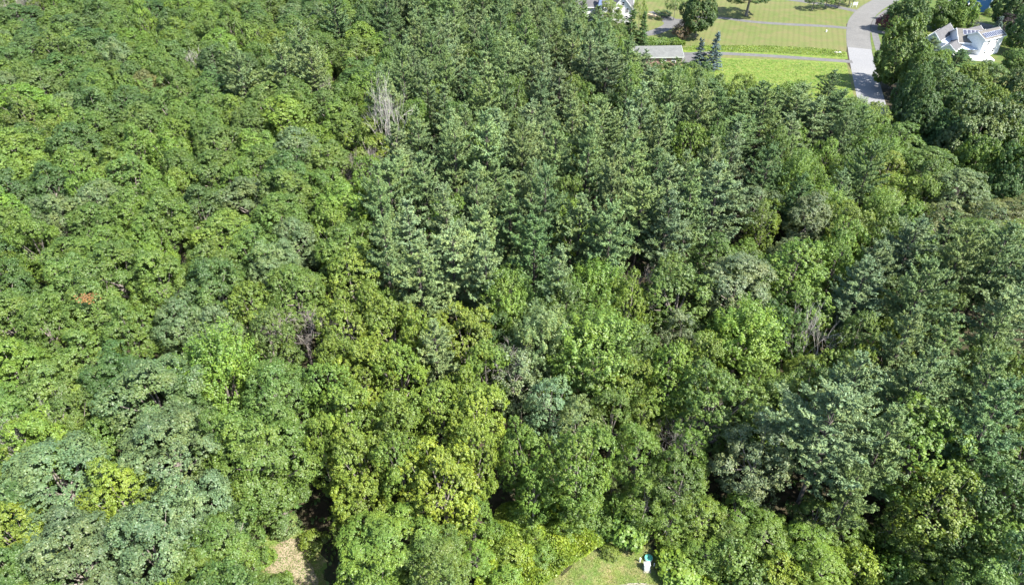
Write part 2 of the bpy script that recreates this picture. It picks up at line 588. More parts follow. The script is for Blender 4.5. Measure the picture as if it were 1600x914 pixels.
PROTO['bigleaf'] = (1.8, 3.0, [broadleaf(111 + i, 1.8, 3.0, 0.1, 16, 26, 16, leaf=(0.33, 0.25), tuft_r=(0.22, 0.4), ragged=0.15, lobe_r=0.42, zmin=-0.4, up=0.6) for i in range(2)])
PROTO['dead'] = (3.2, 15.0, [bare(121, 15, 3.0, M['pale_wood'], 0.22, 3, 0.22, 1.2, 0.40), bare(122, 15, 3.6, M['dead_wood'], 0.3, 4, 0.2, 0.6), bare(123, 15, 3.4, M['pale_wood'], 0.5, 3, 0.16, 0.7)])
NAME = dict(yard='maple_tree', oak='oak_tree', maple='maple_tree', shoot='ash_tree', fine='cherry_tree', birch='birch_tree', pine='pine_tree', spruce='spruce_tree',
            shrub='shrub', bigleaf='broad_leaved_shrub', dead='dead_tree')
NOUN = dict(yard='dense maple', oak='oak', maple='maple', shoot='ash', fine='cherry', birch='birch', pine='pine', spruce='spruce',
            shrub='shrub', bigleaf='big-leaved shrub', dead='dead tree')
TINT = {  # linear leaf colour, word
    'mid': ((0.082, 0.134, 0.026), 'mid-green'), 'dark': ((0.058, 0.106, 0.027), 'dark green'), 'fresh': ((0.098, 0.162, 0.025), 'fresh green'),
    'blue': ((0.096, 0.140, 0.055), 'blue-green'), 'olive': ((0.112, 0.162, 0.024), 'olive-green'), 'lime': ((0.114, 0.185, 0.026), 'lime-green'),
    'gold': ((0.130, 0.184, 0.024), 'golden green'), 'pale': ((0.130, 0.180, 0.055), 'pale green'), 'grey': ((0.102, 0.136, 0.060), 'grey-green'),
    'brown': ((0.155, 0.110, 0.065), 'brownish'), 'purple': ((0.095, 0.020, 0.030), 'dark red'), 'plum': ((0.040, 0.026, 0.036), 'plum-dark'),
    'pine': ((0.118, 0.176, 0.062), 'green'), 'bluepine': ((0.114, 0.168, 0.072), 'blue-green'), 'darkpine': ((0.078, 0.134, 0.045), 'dark green'),
    'palepine': ((0.142, 0.200, 0.084), 'pale blue-green'), 'spruceblue': ((0.105, 0.150, 0.150), 'silvery blue'), 'silver': ((0.135, 0.185, 0.090), 'silvery'),
    'yellow': ((0.155, 0.200, 0.024), 'yellow'), 'dull': ((0.115, 0.132, 0.045), 'dull olive'), 'dead': ((0.3, 0.3, 0.3), 'grey'),
}
TREES = []   # dicts: x, y, r, H, kind, tint, root, label
rnd = random.Random(7)


def plant(x, y, r, H, kind, tint, label=None, mark=None, var=None, cat=None):
    nr, nh, protos = PROTO[kind]
    crown, trunk = protos[rnd.randrange(len(protos)) if var is None else var]
    t = bpy.data.objects.new(NAME[kind], None)
    t.empty_display_size = 0.5
    C.objects.link(t)
    t.location = (x, y, 0)
    t.rotation_euler = (0, 0, rnd.uniform(0, 6.28))
    s = r / nr
    t.scale = (s * rnd.uniform(.94, 1.06), s * rnd.uniform(.94, 1.06), H / nh)
    tr = link("trunk", trunk, t)
    cr = link("branches" if kind == 'dead' else "crown", crown, t)
    c = TINT[tint][0]
    j = [rnd.gauss(1, .07) for _ in range(2)]
    cr.color = (c[0] * j[0] * rnd.gauss(1, .04), c[1] * j[0], c[2] * j[0] * j[1], 1)
    t['category'] = cat or ('shrub' if kind in ('shrub', 'bigleaf') else 'tree')
    TREES.append(dict(x=x, y=y, r=r, H=H, kind=kind, tint=tint, root=t, label=label, mark=mark))
    return t, cr


def T(px, py, wpx, kind, tint, H=None, label=None, mark=None, var=None, f=0.74):
    """Tree whose visible crown centre is at px, py in the photograph and wpx wide there."""
    H = H or {'oak': 17, 'maple': 15.5, 'shoot': 15, 'fine': 14, 'birch': 13, 'pine': 21, 'spruce': 10, 'shrub': 3.2, 'bigleaf': 3, 'dead': 15}[kind]
    z = H * f
    x, y = spot(px, py, z)
    r = wpx / 2 * depth_of(x, y, z) / FPX
    return plant(x, y, r, H, kind, tint, label, mark, var)

# ------------------------------------------------------------------ ground, road, drives, lawns
g = bpy.data.meshes.new("ground")
g.from_pydata([(-2500, -1200, 0), (2500, -1200, 0), (2500, 4000, 0), (-2500, 4000, 0)], [], [(0, 1, 2, 3)])
g.materials.append(M['floor'])
link("ground", g, kind='structure')

LAWN_W = [(28, 330), (28, 236), (40, 200), (50, 170), (92, 166), (99, 205), (103, 214), (112, 238), (140, 275), (150, 330)]
sheet("lawn", None, 0.004, M['lawn'], LAWN_W)
YARD_W = [(150, 330), (136, 268), (118, 233), (110.5, 214), (105, 196), (103, 186), (150, 180), (200, 176), (260, 200), (260, 330)]
sheet("yard_grass", None, 0.005, M['yard'], YARD_W)
sheet("rough_grass", [(1062, 78), (1080, 72), (1200, 72), (1290, 77), (1323, 82), (1325, 93), (1200, 87), (1100, 84), (1062, 92)], 0.008, M['rough'])
sheet("rough_grass", [(1062, 100), (1100, 90), (1200, 93), (1322, 98), (1334, 150), (1340, 172), (1200, 180), (1080, 175), (1040, 120)], 0.008, M['rough'])
sheet("meadow", [(1530, 122), (1560, 108), (1640, 105), (1640, 160), (1560, 160), (1530, 145)], 0.009, M['lawn'])


def ragged(poly, amp, step, seed):
    rg = random.Random(seed)
    pts = [spot(*p) for p in poly]
    out = []
    for (x0, y0), (x1, y1) in zip(pts, pts[1:] + pts[:1]):
        k = max(1, int(math.hypot(x1 - x0, y1 - y0) / step))
        for i in range(k):
            out.append((x0 + (x1 - x0) * i / k + rg.gauss(0, amp), y0 + (y1 - y0) * i / k + rg.gauss(0, amp)))
    return out


def ribbon(name, pts, wid, z, m):
    """Strip of constant or given width along a line of ground points."""
    L, R = [], []
    for i, (x, y) in enumerate(pts):
        a, b = pts[max(i - 1, 0)], pts[min(i + 1, len(pts) - 1)]
        d = Vector((b[0] - a[0], b[1] - a[1])).normalized()
        wd = wid[i] if isinstance(wid, (list, tuple)) else wid
        L.append((x - d.y * wd / 2, y + d.x * wd / 2))
        R.append((x + d.y * wd / 2, y - d.x * wd / 2))
    return sheet(name, None, z, m, L + R[::-1])


def px_line(*p):
    return [spot(*q) for q in p]


def smooth(pts, n=6):
    out = []
    for i in range(len(pts) - 1):
        p0, p1, p2, p3 = (Vector(pts[max(min(k, len(pts) - 1), 0)]) for k in (i - 1, i, i + 1, i + 2))
        for k in range(n):
            t = k / n
            q = 0.5 * ((2 * p1) + (-p0 + p2) * t + (2 * p0 - 5 * p1 + 4 * p2 - p3) * t * t + (-p0 + 3 * p1 - 3 * p2 + p3) * t ** 3)
            out.append((q.x, q.y))
    return out + [tuple(pts[-1])]


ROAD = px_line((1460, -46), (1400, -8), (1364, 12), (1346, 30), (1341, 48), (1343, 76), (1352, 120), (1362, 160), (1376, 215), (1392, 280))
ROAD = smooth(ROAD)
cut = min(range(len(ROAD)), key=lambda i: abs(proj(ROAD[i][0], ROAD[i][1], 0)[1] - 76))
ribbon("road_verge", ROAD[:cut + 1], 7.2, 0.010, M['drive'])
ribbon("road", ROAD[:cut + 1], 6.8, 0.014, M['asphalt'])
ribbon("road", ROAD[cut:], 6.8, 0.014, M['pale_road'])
ribbon("driveway", smooth(px_line((1329, 45), (1290, 41.5), (1230, 38.5), (1180, 35), (1130, 29), (1085, 27))), 2.5, 0.018, M['drive'])
ribbon("driveway", smooth(px_line((1332, 97), (1290, 94), (1220, 89), (1150, 85), (1100, 83.5), (1060, 87))), 2.5, 0.018, M['drive'])
sheet("parking_pad", [(1058, 82), (1092, 83), (1092, 92), (1075, 99), (1050, 97)], 0.022, M['drive'])
ribbon("driveway", smooth(px_line((1338, 18), (1320, 14), (1290, 8), (1250, 2), (1200, -5), (1150, -14))), 3.2, 0.018, M['drive'])
ribbon("driveway", smooth(px_line((1000, 55), (1022, 51), (1038, 45), (1046, 40), (1048, 32), (1036, 25), (1020, 18))), [3.4, 3.4, 3.6] + [4.2] * 100, 0.018, M['drive'])
sheet("parking_pad", [(1034, 33), (1040, 29), (1072, 31), (1078, 36), (1062, 44), (1044, 43)], 0.022, M['drive'])
ribbon("sidewalk", smooth(px_line((1400, 9), (1380, 22), (1370, 32), (1366, 44), (1369, 62), (1374, 80))), 2.0, 0.020, M['drive'])
ribbon("driveway", smooth(px_line((1357, 49), (1370, 50), (1385, 52), (1400, 56))), 3.0, 0.024, M['drive'])
ribbon("driveway", smooth(px_line((1610, 58), (1585, 50), (1550, 44), (1528, 40), (1500, 33), (1470, 18), (1490, 2), (1520, -20))), 3.6, 0.018, M['drive'])
sheet("parking_pad", [(1526, 34), (1552, 40), (1545, 50), (1520, 47)], 0.022, M['drive'])

# clearing with a sandy track, bottom of the picture; lawn corner beside it
sheet("clearing_grass", None, 0.006, M["near_lawn"], ragged([(398, 905), (415, 835), (440, 812), (480, 822), (505, 870), (520, 960), (500, 1060), (400, 1000)], 0.3, 0.8, 4))
sheet("sandy_track", None, 0.012, M["sand"], ragged([(440, 846), (468, 838), (486, 870), (500, 920), (505, 1000), (468, 1000), (452, 930), (436, 905), (400, 884), (424, 866)], 0.22, 0.6, 3))
NEAR_LAWN = [(760, 1100), (850, 915), (900, 878), (950, 850), (985, 838), (1015, 846), (1030, 880), (1080, 898), (1120, 925), (1160, 1100)]
sheet("near_lawn", None, 0.006, M["near_lawn"], ragged(NEAR_LAWN, 0.25, 0.8, 5))
sheet("pavement_edge", [(960, 915), (985, 910.5), (1005, 910.5), (1030, 915), (1045, 1000), (945, 1000)], 0.03, M['concrete'])

# ------------------------------------------------------------------ buildings
def window(parent, x, y, z, wd, ht, normal_rot, name="window"):
    """Window on a wall: frame proud of the wall with two panes; normal_rot = direction the wall faces (local)."""
    c, s = math.cos(normal_rot), math.sin(normal_rot)
    fr = MB()
    t, d = 0.10, 0.10

    def bar(u, v, su, sv):
        fr.box(x + u * -s + d / 2 * c, y + u * c + d / 2 * s, z + v, d, su, sv, normal_rot)
    bar(-wd / 2 + t / 2, 0, t, ht)
    bar(wd / 2 - t / 2, 0, t, ht)
    bar(0, 0, wd - 2 * t, t)
    bar(0, ht - t, wd - 2 * t, t)
    bar(0, ht / 2 - .04, wd - 2 * t, .08)
    w_ = link(name, fr.mesh("window_frame", M['white']), parent)
    for k in (0, 1):
        pn = MB().box(x + .03 * c, y + .03 * s, z + t + k * (ht / 2 - t / 2), 0.04, wd - 2 * t - .01, ht / 2 - t * 1.1, normal_rot)
        link("pane", pn.mesh("pane", M['glass']), w_)
    return w_


def gable(parent, cx, cy, L, W, he, hr, rot, wall, roof, over=0.35, z0=0.0, names=("wall", "roof"), trim="white"):
    """Gabled block, ridge along its local x; coordinates local to the house."""
    c, s = math.cos(rot), math.sin(rot)

    def P(u, v, z):
        return (cx + u * c - v * s, cy + u * s + v * c, z)
    wl = MB()
    wl.v = [P(-L / 2, -W / 2, z0), P(L / 2, -W / 2, z0), P(L / 2, W / 2, z0), P(-L / 2, W / 2, z0),
            P(-L / 2, -W / 2, he), P(L / 2, -W / 2, he), P(L / 2, W / 2, he), P(-L / 2, W / 2, he), P(-L / 2, 0, hr), P(L / 2, 0, hr)]
    wl.f = [[0, 1, 5, 4], [2, 3, 7, 6], [1, 2, 6, 9, 5], [3, 0, 4, 8, 7]]
    wl.mi = [0] * 4
    wo = link(names[0], wl.mesh(names[0], wall), parent)
    k = (hr - he) / (W / 2)
    rf = MB()
    th = 0.16
    for sg in (-1, 1):
        lo_v, lo_z = sg * (W / 2 + over), he - over * k
        a = [P(-L / 2 - over, sg * 0.004, hr + .03), P(L / 2 + over, sg * 0.004, hr + .03), P(L / 2 + over, lo_v, lo_z + .03), P(-L / 2 - over, lo_v, lo_z + .03)]
        b = [(x, y, z + th) for x, y, z in a]
        if sg > 0:
            a, b = a[::-1], b[::-1]
        rf.hexa(a[::-1], b[::-1])
    ro = link(names[1], rf.mesh(names[1], roof), parent)
    tr = MB()
    for e in (-1, 1):
        for sg in (-1, 1):
            u0, u1 = e * (L / 2 + over + .012), e * (L / 2 + over + .09)
            lo_v, lo_z = sg * (W / 2 + over), he - over * k
            a = [P(u0, sg * .01, hr - .12), P(u1, sg * .01, hr - .12), P(u1, lo_v, lo_z - .12), P(u0, lo_v, lo_z - .12)]
            tr.hexa(a, [(x, y, z + .36) for x, y, z in a])
    for sg in (-1, 1):
        lo_v = sg * (W / 2 + over + .06)
        lo_z = he - over * k
        a = [P(-L / 2 - over, lo_v - .05, lo_z - .10), P(L / 2 + over, lo_v - .05, lo_z - .10), P(L / 2 + over, lo_v + .05, lo_z - .10), P(-L / 2 - over, lo_v + .05, lo_z - .10)]
        tr.hexa(a, [(x, y, z + .26) for x, y, z in a])
    link("roof_trim", tr.mesh("roof_trim", M[trim]), parent)
    return wo, ro, P, k


# the white house with two rows of solar panels
hx, hy = 138.0, 212.0
wh = thing("house", "white two-storey house with rows of solar panels on its grey roof", "house", (hx, hy, 0))
A1 = math.atan2(4.4, 8.2)
n1 = (math.sin(A1), -math.cos(A1))
mx, my = (138.9 + 147.1) / 2 - hx, (205.6 + 210.0) / 2 - hy
Wd = 5.4
_, rf1, P1, k1 = gable(wh, mx - n1[0] * Wd / 2, my - n1[1] * Wd / 2, 9.3, Wd, 5.4, 6.75, A1, M['white'], M['roof_tan'])
for u, z in ((-2.4, 3.4), (1.5, 3.4), (-2.4, 0.9), (1.5, 0.9)):
    q = P1(u, -Wd / 2, 0)
    window(wh, q[0], q[1], z, 1.15, 1.35, A1 - math.pi / 2)


def solar(P, u, v0, v1, zf, wd, parent=None):
    a = [P(u - wd / 2, v0, zf(v0)), P(u + wd / 2, v0, zf(v0)), P(u + wd / 2, v1, zf(v1)), P(u - wd / 2, v1, zf(v1))]
    mb = MB().hexa(a, [(x, y, z + .05) for x, y, z in a], 0)
    ui = wd / 2 - .05
    m = .05 if v1 > v0 else -.05
    b = [P(u - ui, v0 + m, zf(v0 + m)), P(u + ui, v0 + m, zf(v0 + m)), P(u + ui, v1 - m, zf(v1 - m)), P(u - ui, v1 - m, zf(v1 - m))]
    mb.hexa([(x, y, z + .03) for x, y, z in b], [(x, y, z + .057) for x, y, z in b], 1)
    return link("solar_panel", mb.mesh("solar_panel", M['alu'], M['panel']), parent)


for i in range(11):
    solar(P1, -3.95 + i * .80, -2.55, -0.95, lambda v: 6.75 + v * k1 + .27, .74, wh)
A2 = math.radians(-9)
ex, ey = 137.6 - hx, 208.8 - hy
W2 = 9.0
cx2, cy2 = ex - math.sin(A2) * W2 / 2 * 1.0, ey + math.cos(A2) * W2 / 2
_, rf2, P2, k2 = gable(wh, cx2, cy2, 7.2, W2, 3.5, 6.0, A2, M['white'], M['roof_tan'])
for r, us in ((0, (-1.6, -.45, .7, 1.85, 3.0)), (1, (-.6, .55, 1.7))):
    for u in us:
        v0 = -0.55 - r * 1.85
        solar(P2, u - .2, v0 - 1.7, v0, lambda v: 6.0 + v * k2 + .24, 1.05, wh)
pz = MB()
for u0, u1 in ((-3.4, 3.6),):
    a = [P2(u0, -W2 / 2 - .01, 2.55), P2(u1, -W2 / 2 - .01, 2.55), P2(u1, -W2 / 2 - 2.4, 2.05), P2(u0, -W2 / 2 - 2.4, 2.05)]
    pz.hexa(a, [(x, y, z + .14) for x, y, z in a])
link("porch_roof", pz.mesh("porch_roof", M['membrane']), wh)
dk = MB()
a = [P2(-1.0, -W2 / 2 - 2.5, .1), P2(5.2, -W2 / 2 - 2.5, .1), P2(5.2, -W2 / 2 - 6.0, .1), P2(-1.0, -W2 / 2 - 6.0, .1)]
dk.hexa(a, [(x, y, z + .5) for x, y, z in a])
link("deck", dk.mesh("deck", M['white']), wh)
A3 = math.radians(45)
_, rf3, P3, k3 = gable(wh, 132.3 - hx, 217.4 - hy, 12.0, 3.8, 3.2, 5.0, A3, M['offwhite'], M['roof_grey'])
fl = MB()
a = [P3(-5.9, -1.95, 2.75), P3(5.7, -1.95, 2.75), P3(3.4, -5.6, 2.2), P3(-4.6, -5.6, 2.2)]
fl.hexa([(x, y, .02) for x, y, z in a], a)
fo = link("flat_roof", fl.mesh("flat_roof", M['membrane']), wh)
for u, v in ((-3.0, -4.3), (3.2, -3.0)):
    q = P3(u, v, 0)
    link("vent_pipe", MB().cyl(q[0], q[1], 2.3, .14, .75, 8).mesh("vent_pipe", M['black']), fo)
_, rf4, P4, k4 = gable(wh, 132.6 - hx, 209.2 - hy, 8.4, 3.4, 2.5, 3.7, math.radians(44), M['white'], M['roof_grey'])
_, rf5, P5, k5 = gable(wh, 140.6 - hx, 216.6 - hy, 8.0, 5.0, 3.6, 5.3, A1, M['white'], M['roof_grey'])

# blue house
bh = thing("house", "blue clapboard house standing beyond the solar-panelled house, partly shaded", "house", (165.9, 250.5, 0))
A6 = math.radians(53)
c6, s6 = math.cos(A6), math.sin(A6)
Lb, Wb = 9.0, 8.0
bcx, bcy = Lb / 2 * c6 - Wb / 2 * s6, Lb / 2 * s6 + Wb / 2 * c6
_, _, P6, _ = gable(bh, bcx, bcy, Lb, Wb, 6.4, 9.2, A6, M['blue_siding'], M['roof_grey'])
for u, z in ((-2.2, 4.0), (1.6, 4.0), (-2.2, 1.2), (1.6, 1.2)):
    q = P6(u, -Wb / 2, 0)
    window(bh, q[0], q[1], z, 1.1, 1.5, A6 - math.pi / 2)
for q in (P6(-Lb / 2 - .02, -Wb / 2 - .02, 0), P6(Lb / 2 + .02, -Wb / 2 - .02, 0)):
    link("corner_board", MB().box(q[0], q[1], 0, .28, .28, 6.0, A6).mesh("corner_board", M['white']), bh)
for v, z in ((-1.6, 3.9), (1.8, 3.9)):
    q = P6(-Lb / 2, v, 0)
    window(bh, q[0], q[1], z, 1.0, 1.4, A6 + math.pi)
st = MB()
for v in (-0.6, 2.2):
    for u in (0.3, 3.0):
        q = P6(-Lb / 2 - u, v, 0)
        st.box(q[0], q[1], 0, .16, .16, 3.2 if u < 1 else 2.6, A6)
for v in (-0.6, 2.2):
    st.tube([P6(-Lb / 2 - .3, v, 3.2), P6(-Lb / 2 - 3.0, v, 2.6)], [.09, .09], 4)
    st.tube([P6(-Lb / 2 - 3.0, v, 2.6), P6(-Lb / 2 - 4.6, v, 0.2)], [.08, .08], 4)
st.tube([P6(-Lb / 2 - 3.0, -.6, 2.6), P6(-Lb / 2 - 3.0, 2.2, 2.6)], [.09, .09], 4)
st.tube([P6(-Lb / 2 - .3, -.6, 3.2), P6(-Lb / 2 - .3, 2.2, 3.2)], [.09, .09], 4)
link("porch_rail", st.mesh("porch_rail", M['white']), bh)

# white house behind the pines, top of the picture
th = thing("house", "white gabled house with grey shingle roof half hidden behind the pines", "house", (30, 243, 0))
_, _, P7, _ = gable(th, -4.0, 4.0, 13, 10, 4.6, 8.6, math.radians(-4), M['white'], M['roof_grey'])
_, _, P8, k8 = gable(th, 7.6, 2.0, 12, 6.6, 4.8, 8.4, math.radians(82), M['white'], M['roof_grey'])
q = P8(-6, 0, 0)
for v, z in ((-1.5, 1.2), (1.3, 1.2), (-1.5, 3.6), (1.3, 3.6), (0, 5.6)):
    q = P8(-6, v, 0)
    window(th, q[0], q[1], z, .95, 1.35, math.radians(82) + math.pi)
gd = MB()
gd.v = [(-1.6, -3.2, 4.2), (0.0, -3.4, 4.2), (0.0, -0.4, 4.2), (-1.6, -.4, 4.2), (-.5, -1.6, 8.8), (-.3, -1.6, 8.8), (-.3, -.8, 8.8), (-.5, -.8, 8.8)]
gd.f = [[0, 1, 5, 4], [1, 2, 6, 5], [2, 3, 7, 6], [3, 0, 4, 7], [4, 5, 6, 7]]
gd.mi = [0] * 5
link("entry_roof", gd.mesh("entry_roof", M['slate_blue']), th)
eb = MB().box(-.9, -1.9, 0, 1.7, 2.6, 4.2)
link("entry_wall", eb.mesh("entry_wall", M['slate_blue']), th)

# long low building beside the lawn
sh = thing("garage", "long low garage with pale grey shingle roof beside the hedge", "garage", (42.2, 203, 0))
gw, gr, P9, k9 = gable(sh, 0, 0, 13.6, 8.4, 2.7, 4.3, math.radians(2.5), M['brick'], M['roof_pale'], trim='grey_panel')
window(sh, *P9(1.4, -4.2, 0)[:2], 1.0, 1.6, 1.2, math.radians(-87.5))
window(sh, *P9(4.4, -4.2, 0)[:2], 1.0, 1.2, 1.2, math.radians(-87.5))

# ------------------------------------------------------------------ small things
px_, py_ = spot(1010, 889)
ub = thing("utility_box", "pale grey-white utility box on a concrete base on the mown grass", "utility box", (px_, py_, 0), math.radians(2))
ub.scale = (.86, .86, .86)
link("base", MB().box(0, -.05, 0, 1.0, 1.0, .10).mesh("base", M['concrete']), ub)
bd = MB()
bd.hexa([(-.39, -.34, .10), (.39, -.34, .10), (.37, .36, .10), (-.37, .36, .10)], [(-.38, -.12, 1.02), (.38, -.12, 1.02), (.37, .36, 1.10), (-.37, .36, 1.10)])
link("cabinet", bd.mesh("cabinet", M['offwhite']), ub)
link("door", MB().hexa([(-.33, -.372, .16), (.33, -.372, .16), (.33, -.35, .16), (-.33, -.35, .16)], [(-.33, -.245, .66), (.33, -.245, .66), (.33, -.20, .66), (-.33, -.20, .66)]).mesh("door", M['grey_panel']), ub)
link("label_plate", MB().hexa([(-.12, -.335, .40), (.14, -.335, .40), (.14, -.30, .40), (-.12, -.30, .40)], [(-.12, -.305, .50), (.14, -.305, .50), (.14, -.27, .50), (-.12, -.27, .50)]).mesh("label_plate", M['white']), ub)
link("lid", MB().box(0, .13, 1.085, .84, .58, .05).mesh("lid", M['offwhite']), ub)
lx, ly = spot(1013, 873.5)
rl = thing("riser_lid", "round green lid on a pale riser behind the utility box", "tank lid", (lx, ly, 0))
link("riser", MB().cyl(0, 0, 0, .46, .34, 28).mesh("riser", M['white']), rl)
lid = MB().cyl(0, 0, .345, .44, .05, 28)
for k in range(8):
    a = 6.283 * k / 8
    lid.box(math.cos(a) * .26, math.sin(a) * .26, .397, .22, .03, .02, a)
lo = link("lid", lid.mesh("lid", M['green_lid']), rl)
link("bolt", MB().cyl(-.06, .04, .40, .07, .05, 8).mesh("bolt", M['black']), lo)
vx, vy = spot(999.5, 877)
vp = thing("vent_pipe", "short white pipe standing in the grass beside the utility box", "pipe", (vx, vy, 0))
link("pipe", MB().cyl(0, 0, 0, .085, .62, 10).mesh("pipe", M['white']), vp)
link("cap", MB().cyl(0, 0, .625, .11, .10, 10, .07).mesh("cap", M['white']), vp)
sx_, sy_ = spot(1021.5, 884)
sk = thing("marker_stake", "low white marker stake at the edge of the shade by the shrubs", "stake", (sx_, sy_, 0))
link("stake", MB().box(0, 0, 0, .07, .07, .5).mesh("stake", M['white']), sk)
link("cap", MB().box(0, 0, .503, .10, .10, .05).mesh("cap", M['white']), sk)


def mailbox(px, py, label, n=1, group=None):
    x, y = spot(px, py)
    t = thing("mailbox", label, "mailbox", (x, y, 0), math.radians(-15), group)
    link("post", MB().box(0, 0, 0, .12, .12, 1.1).mesh("post", M['white']), t)
    b = MB().box(0, 0, 1.1, .36, .60, .22)
    b.tube([(0, -.30, 1.33), (0, .30, 1.33)], [.17, .17], 8)
    link("box", b.mesh("box", M['offwhite']), t)
    link("arm", MB().box(0, .1, .85, .10, .9, .08).mesh("arm", M['white']), t)
    return t


mailbox(1328.5, 12.5, "pale mailbox on a white post at the mouth of the upper driveway")
wx, wy = spot(1335, 12)
ws = thing("yard_sign", "white box-like sign on two posts at the hedge end by the road bend", "sign", (wx, wy, 0), math.radians(-10))
link("post", MB().box(-.6, 0, 0, .14, .14, 1.9).mesh("post", M['white']), ws)
link("post", MB().box(.6, 0, 0, .14, .14, 1.9).mesh("post", M['white']), ws)
link("board", MB().box(0, -.09, .75, 1.5, .06, 1.0).mesh("board", M['white']), ws)
ux, uy = spot(1309, 83)
us = thing("boulder", "light grey boulder with a white top in rough grass beside the road", "boulder", (ux, uy, 0))
rng0 = np.random.default_rng(4)


def rock(r, seed, m, name, parent, off=(0, 0, 0)):
    rg = np.random.default_rng(seed)
    mb = MB()
    rows, cols = 5, 9
    for i in range(rows):
        for j in range(cols):
            a, e = 6.283 * j / cols, -0.3 + 1.8 * i / (rows - 1)
            k = r * rg.uniform(.85, 1.12)
            mb.v.append((off[0] + k * 1.25 * math.cos(a) * math.cos(e), off[1] + k * math.sin(a) * math.cos(e), off[2] + k * .8 * math.sin(e)))
    for i in range(rows - 1):
        for j in range(cols):
            mb.f.append([i * cols + j, i * cols + (j + 1) % cols, (i + 1) * cols + (j + 1) % cols, (i + 1) * cols + j])
    mb.f.append([(rows - 1) * cols + j for j in range(cols)])
    return link(name, mb.mesh(name, m), parent)


rock(.5, 3, M['concrete'], "stone", us, (-.55, 0, 0))
rock(.42, 5, M['offwhite'], "stone", us, (.6, .1, 0))
mk = thing("marker_post", "tiny white marker on the mown lawn between the two driveways", "marker", (*spot(1291, 50.5), 0))
link("post", MB().box(0, 0, 0, .3, .3, .55).mesh("post", M['white']), mk)
link("cap", MB().box(0, 0, .553, .36, .36, .06).mesh("cap", M['white']), mk)
wb = thing("stone_wall", "low curved tan stone wall at the driveway of the white gabled house", "stone wall", (*spot(1020, 26), 0), math.radians(-38))
for i in range(7):
    link("stone", MB().box(-2.4 + i * .8, .12 * math.sin(i * .9), 0, .76, .55 + .06 * (i % 3), .42 + .07 * ((i * 2) % 3), .06 * math.sin(i * 2)).mesh("stone", M['stone']), wb)


def hedge(label, pts, wid, h, tint, seed):
    rg = np.random.default_rng(seed)
    P, N = [], []
    L = 0
    for (x0, y0), (x1, y1) in zip(pts[:-1], pts[1:]):
        L = math.hypot(x1 - x0, y1 - y0)
        n = int(L * 260)
        s = rg.uniform(0, 1, n)
        a = rg.uniform(-.35, math.pi + .35, n)
        r = rg.uniform(.7, 1.08, n) * (1 + .13 * np.sin(s * L * 1.7 + rg.uniform(0, 6)))
        dx, dy = (x1 - x0) / L, (y1 - y0) / L
        u = np.cos(a) * wid / 2 * r
        z = np.abs(np.sin(a)) ** .6 * h * r
        P.append(np.stack([x0 + dx * s * L - dy * u, y0 + dy * s * L + dx * u, z], 1))
        N.append(np.stack([-dy * np.cos(a), dx * np.cos(a), np.sin(a) + .3], 1) + rg.normal(scale=.4, size=(n, 3)))
    P, N = np.concatenate(P), np.concatenate(N)
    n = len(P)
    sc = rg.uniform(.7, 1.3, n)
    c = P.mean(axis=0) * np.array([1, 1, 0])
    t = thing("hedge", label, "hedge", tuple(c))
    cr = link("foliage", leaf_mesh("foliage", P - c, N, .34 * sc, .24 * sc, rg.normal(.5, .16, n), rg, M['leaf']), t)
    cr.color = (*TINT[tint][0], 1)
    mb = MB()
    for (x0, y0), (x1, y1) in zip(pts[:-1], pts[1:]):
        k = max(2, int(math.hypot(x1 - x0, y1 - y0) / 1.5))
        for i in range(k):
            s = (i + .5) / k
            x, y = x0 + (x1 - x0) * s - c[0], y0 + (y1 - y0) * s - c[1]
            mb.tube([(x, y, 0), (x + .1, y, h * .8)], [.06, .02], 4)
    link("stems", mb.mesh("stems", M['bark']), t)


hedge("clipped bright green hedge along the back of the low garage", [spot(1006, 70), spot(1050, 70), spot(1068, 74)], 2.6, 2.0, 'fresh', 5)

# ------------------------------------------------------------------ trees set one by one from the photograph
# closed oak canopy
T(40, 165, 92, 'oak', 'lime', label="bright lime-green oak crown standing out in the far oak canopy", mark="the far lime-green oak")
T(55, 263, 66, 'oak', 'lime', H=16, label="smaller lime-green crown rising from the oaks below the far lime-green one", mark="the smaller lime-green crown")
T(8, 330, 60, 'oak', 'lime', H=16)
T(245, 418, 56, 'maple', 'lime', H=16, label="narrow yellow-lime maple squeezed between dark oaks in the oak canopy", mark="the narrow yellow-lime maple")
T(228, 385, 70, 'oak', 'fresh')
T(338, 580, 104, 'shoot', 'lime', H=17, label="lime-green upswept ash beside the big blue-green oaks", mark="the lime-green upswept ash")
T(22, 575, 110, 'oak', 'fresh')
ok, okc = T(150, 480, 95, 'oak', 'mid', label="mid-green oak with an orange-brown withered branch at its top", mark="the oak with the orange-brown branch")
T(243, 618, 150, 'oak', 'blue', H=18.5, label="large blue-green oak, farthest of the big blue-green oaks by the clearing", mark="the farthest big blue-green oak")
T(268, 705, 165, 'oak', 'blue', H=18)
T(88, 745, 165, 'oak', 'blue', H=17)
T(120, 868, 160, 'oak', 'blue', H=17.5, label="blue-green oak with bare pale twigs nearest the lower picture edge", mark="the nearest blue-green oak")
T(238, 850, 150, 'oak', 'blue', H=18)
T(308, 800, 130, 'oak', 'blue', H=16.5)
T(190, 775, 118, 'oak', 'olive', H=17, label="olive-green oak ringed by the big blue-green oaks", mark="the olive oak among the blue-green oaks")
T(66, 690, 118, 'oak', 'lime', H=16, label="yellowish lime-green oak beside white dead branches", mark="the lime oak by the white dead branches")
T(84, 655, 46, 'dead', 'dead', H=17.5, var=2, label="white dead branches standing clear of the lime oak's crown")
T(14, 680, 44, 'dead', 'dead', H=18, var=2, label="pale bare snag at the picture edge beside the lime oak")
T(20, 830, 120, 'oak', 'olive', H=15)
T(20, 900, 110, 'oak', 'dark', H=15)
T(110, 660, 80, 'oak', 'mid', H=16)
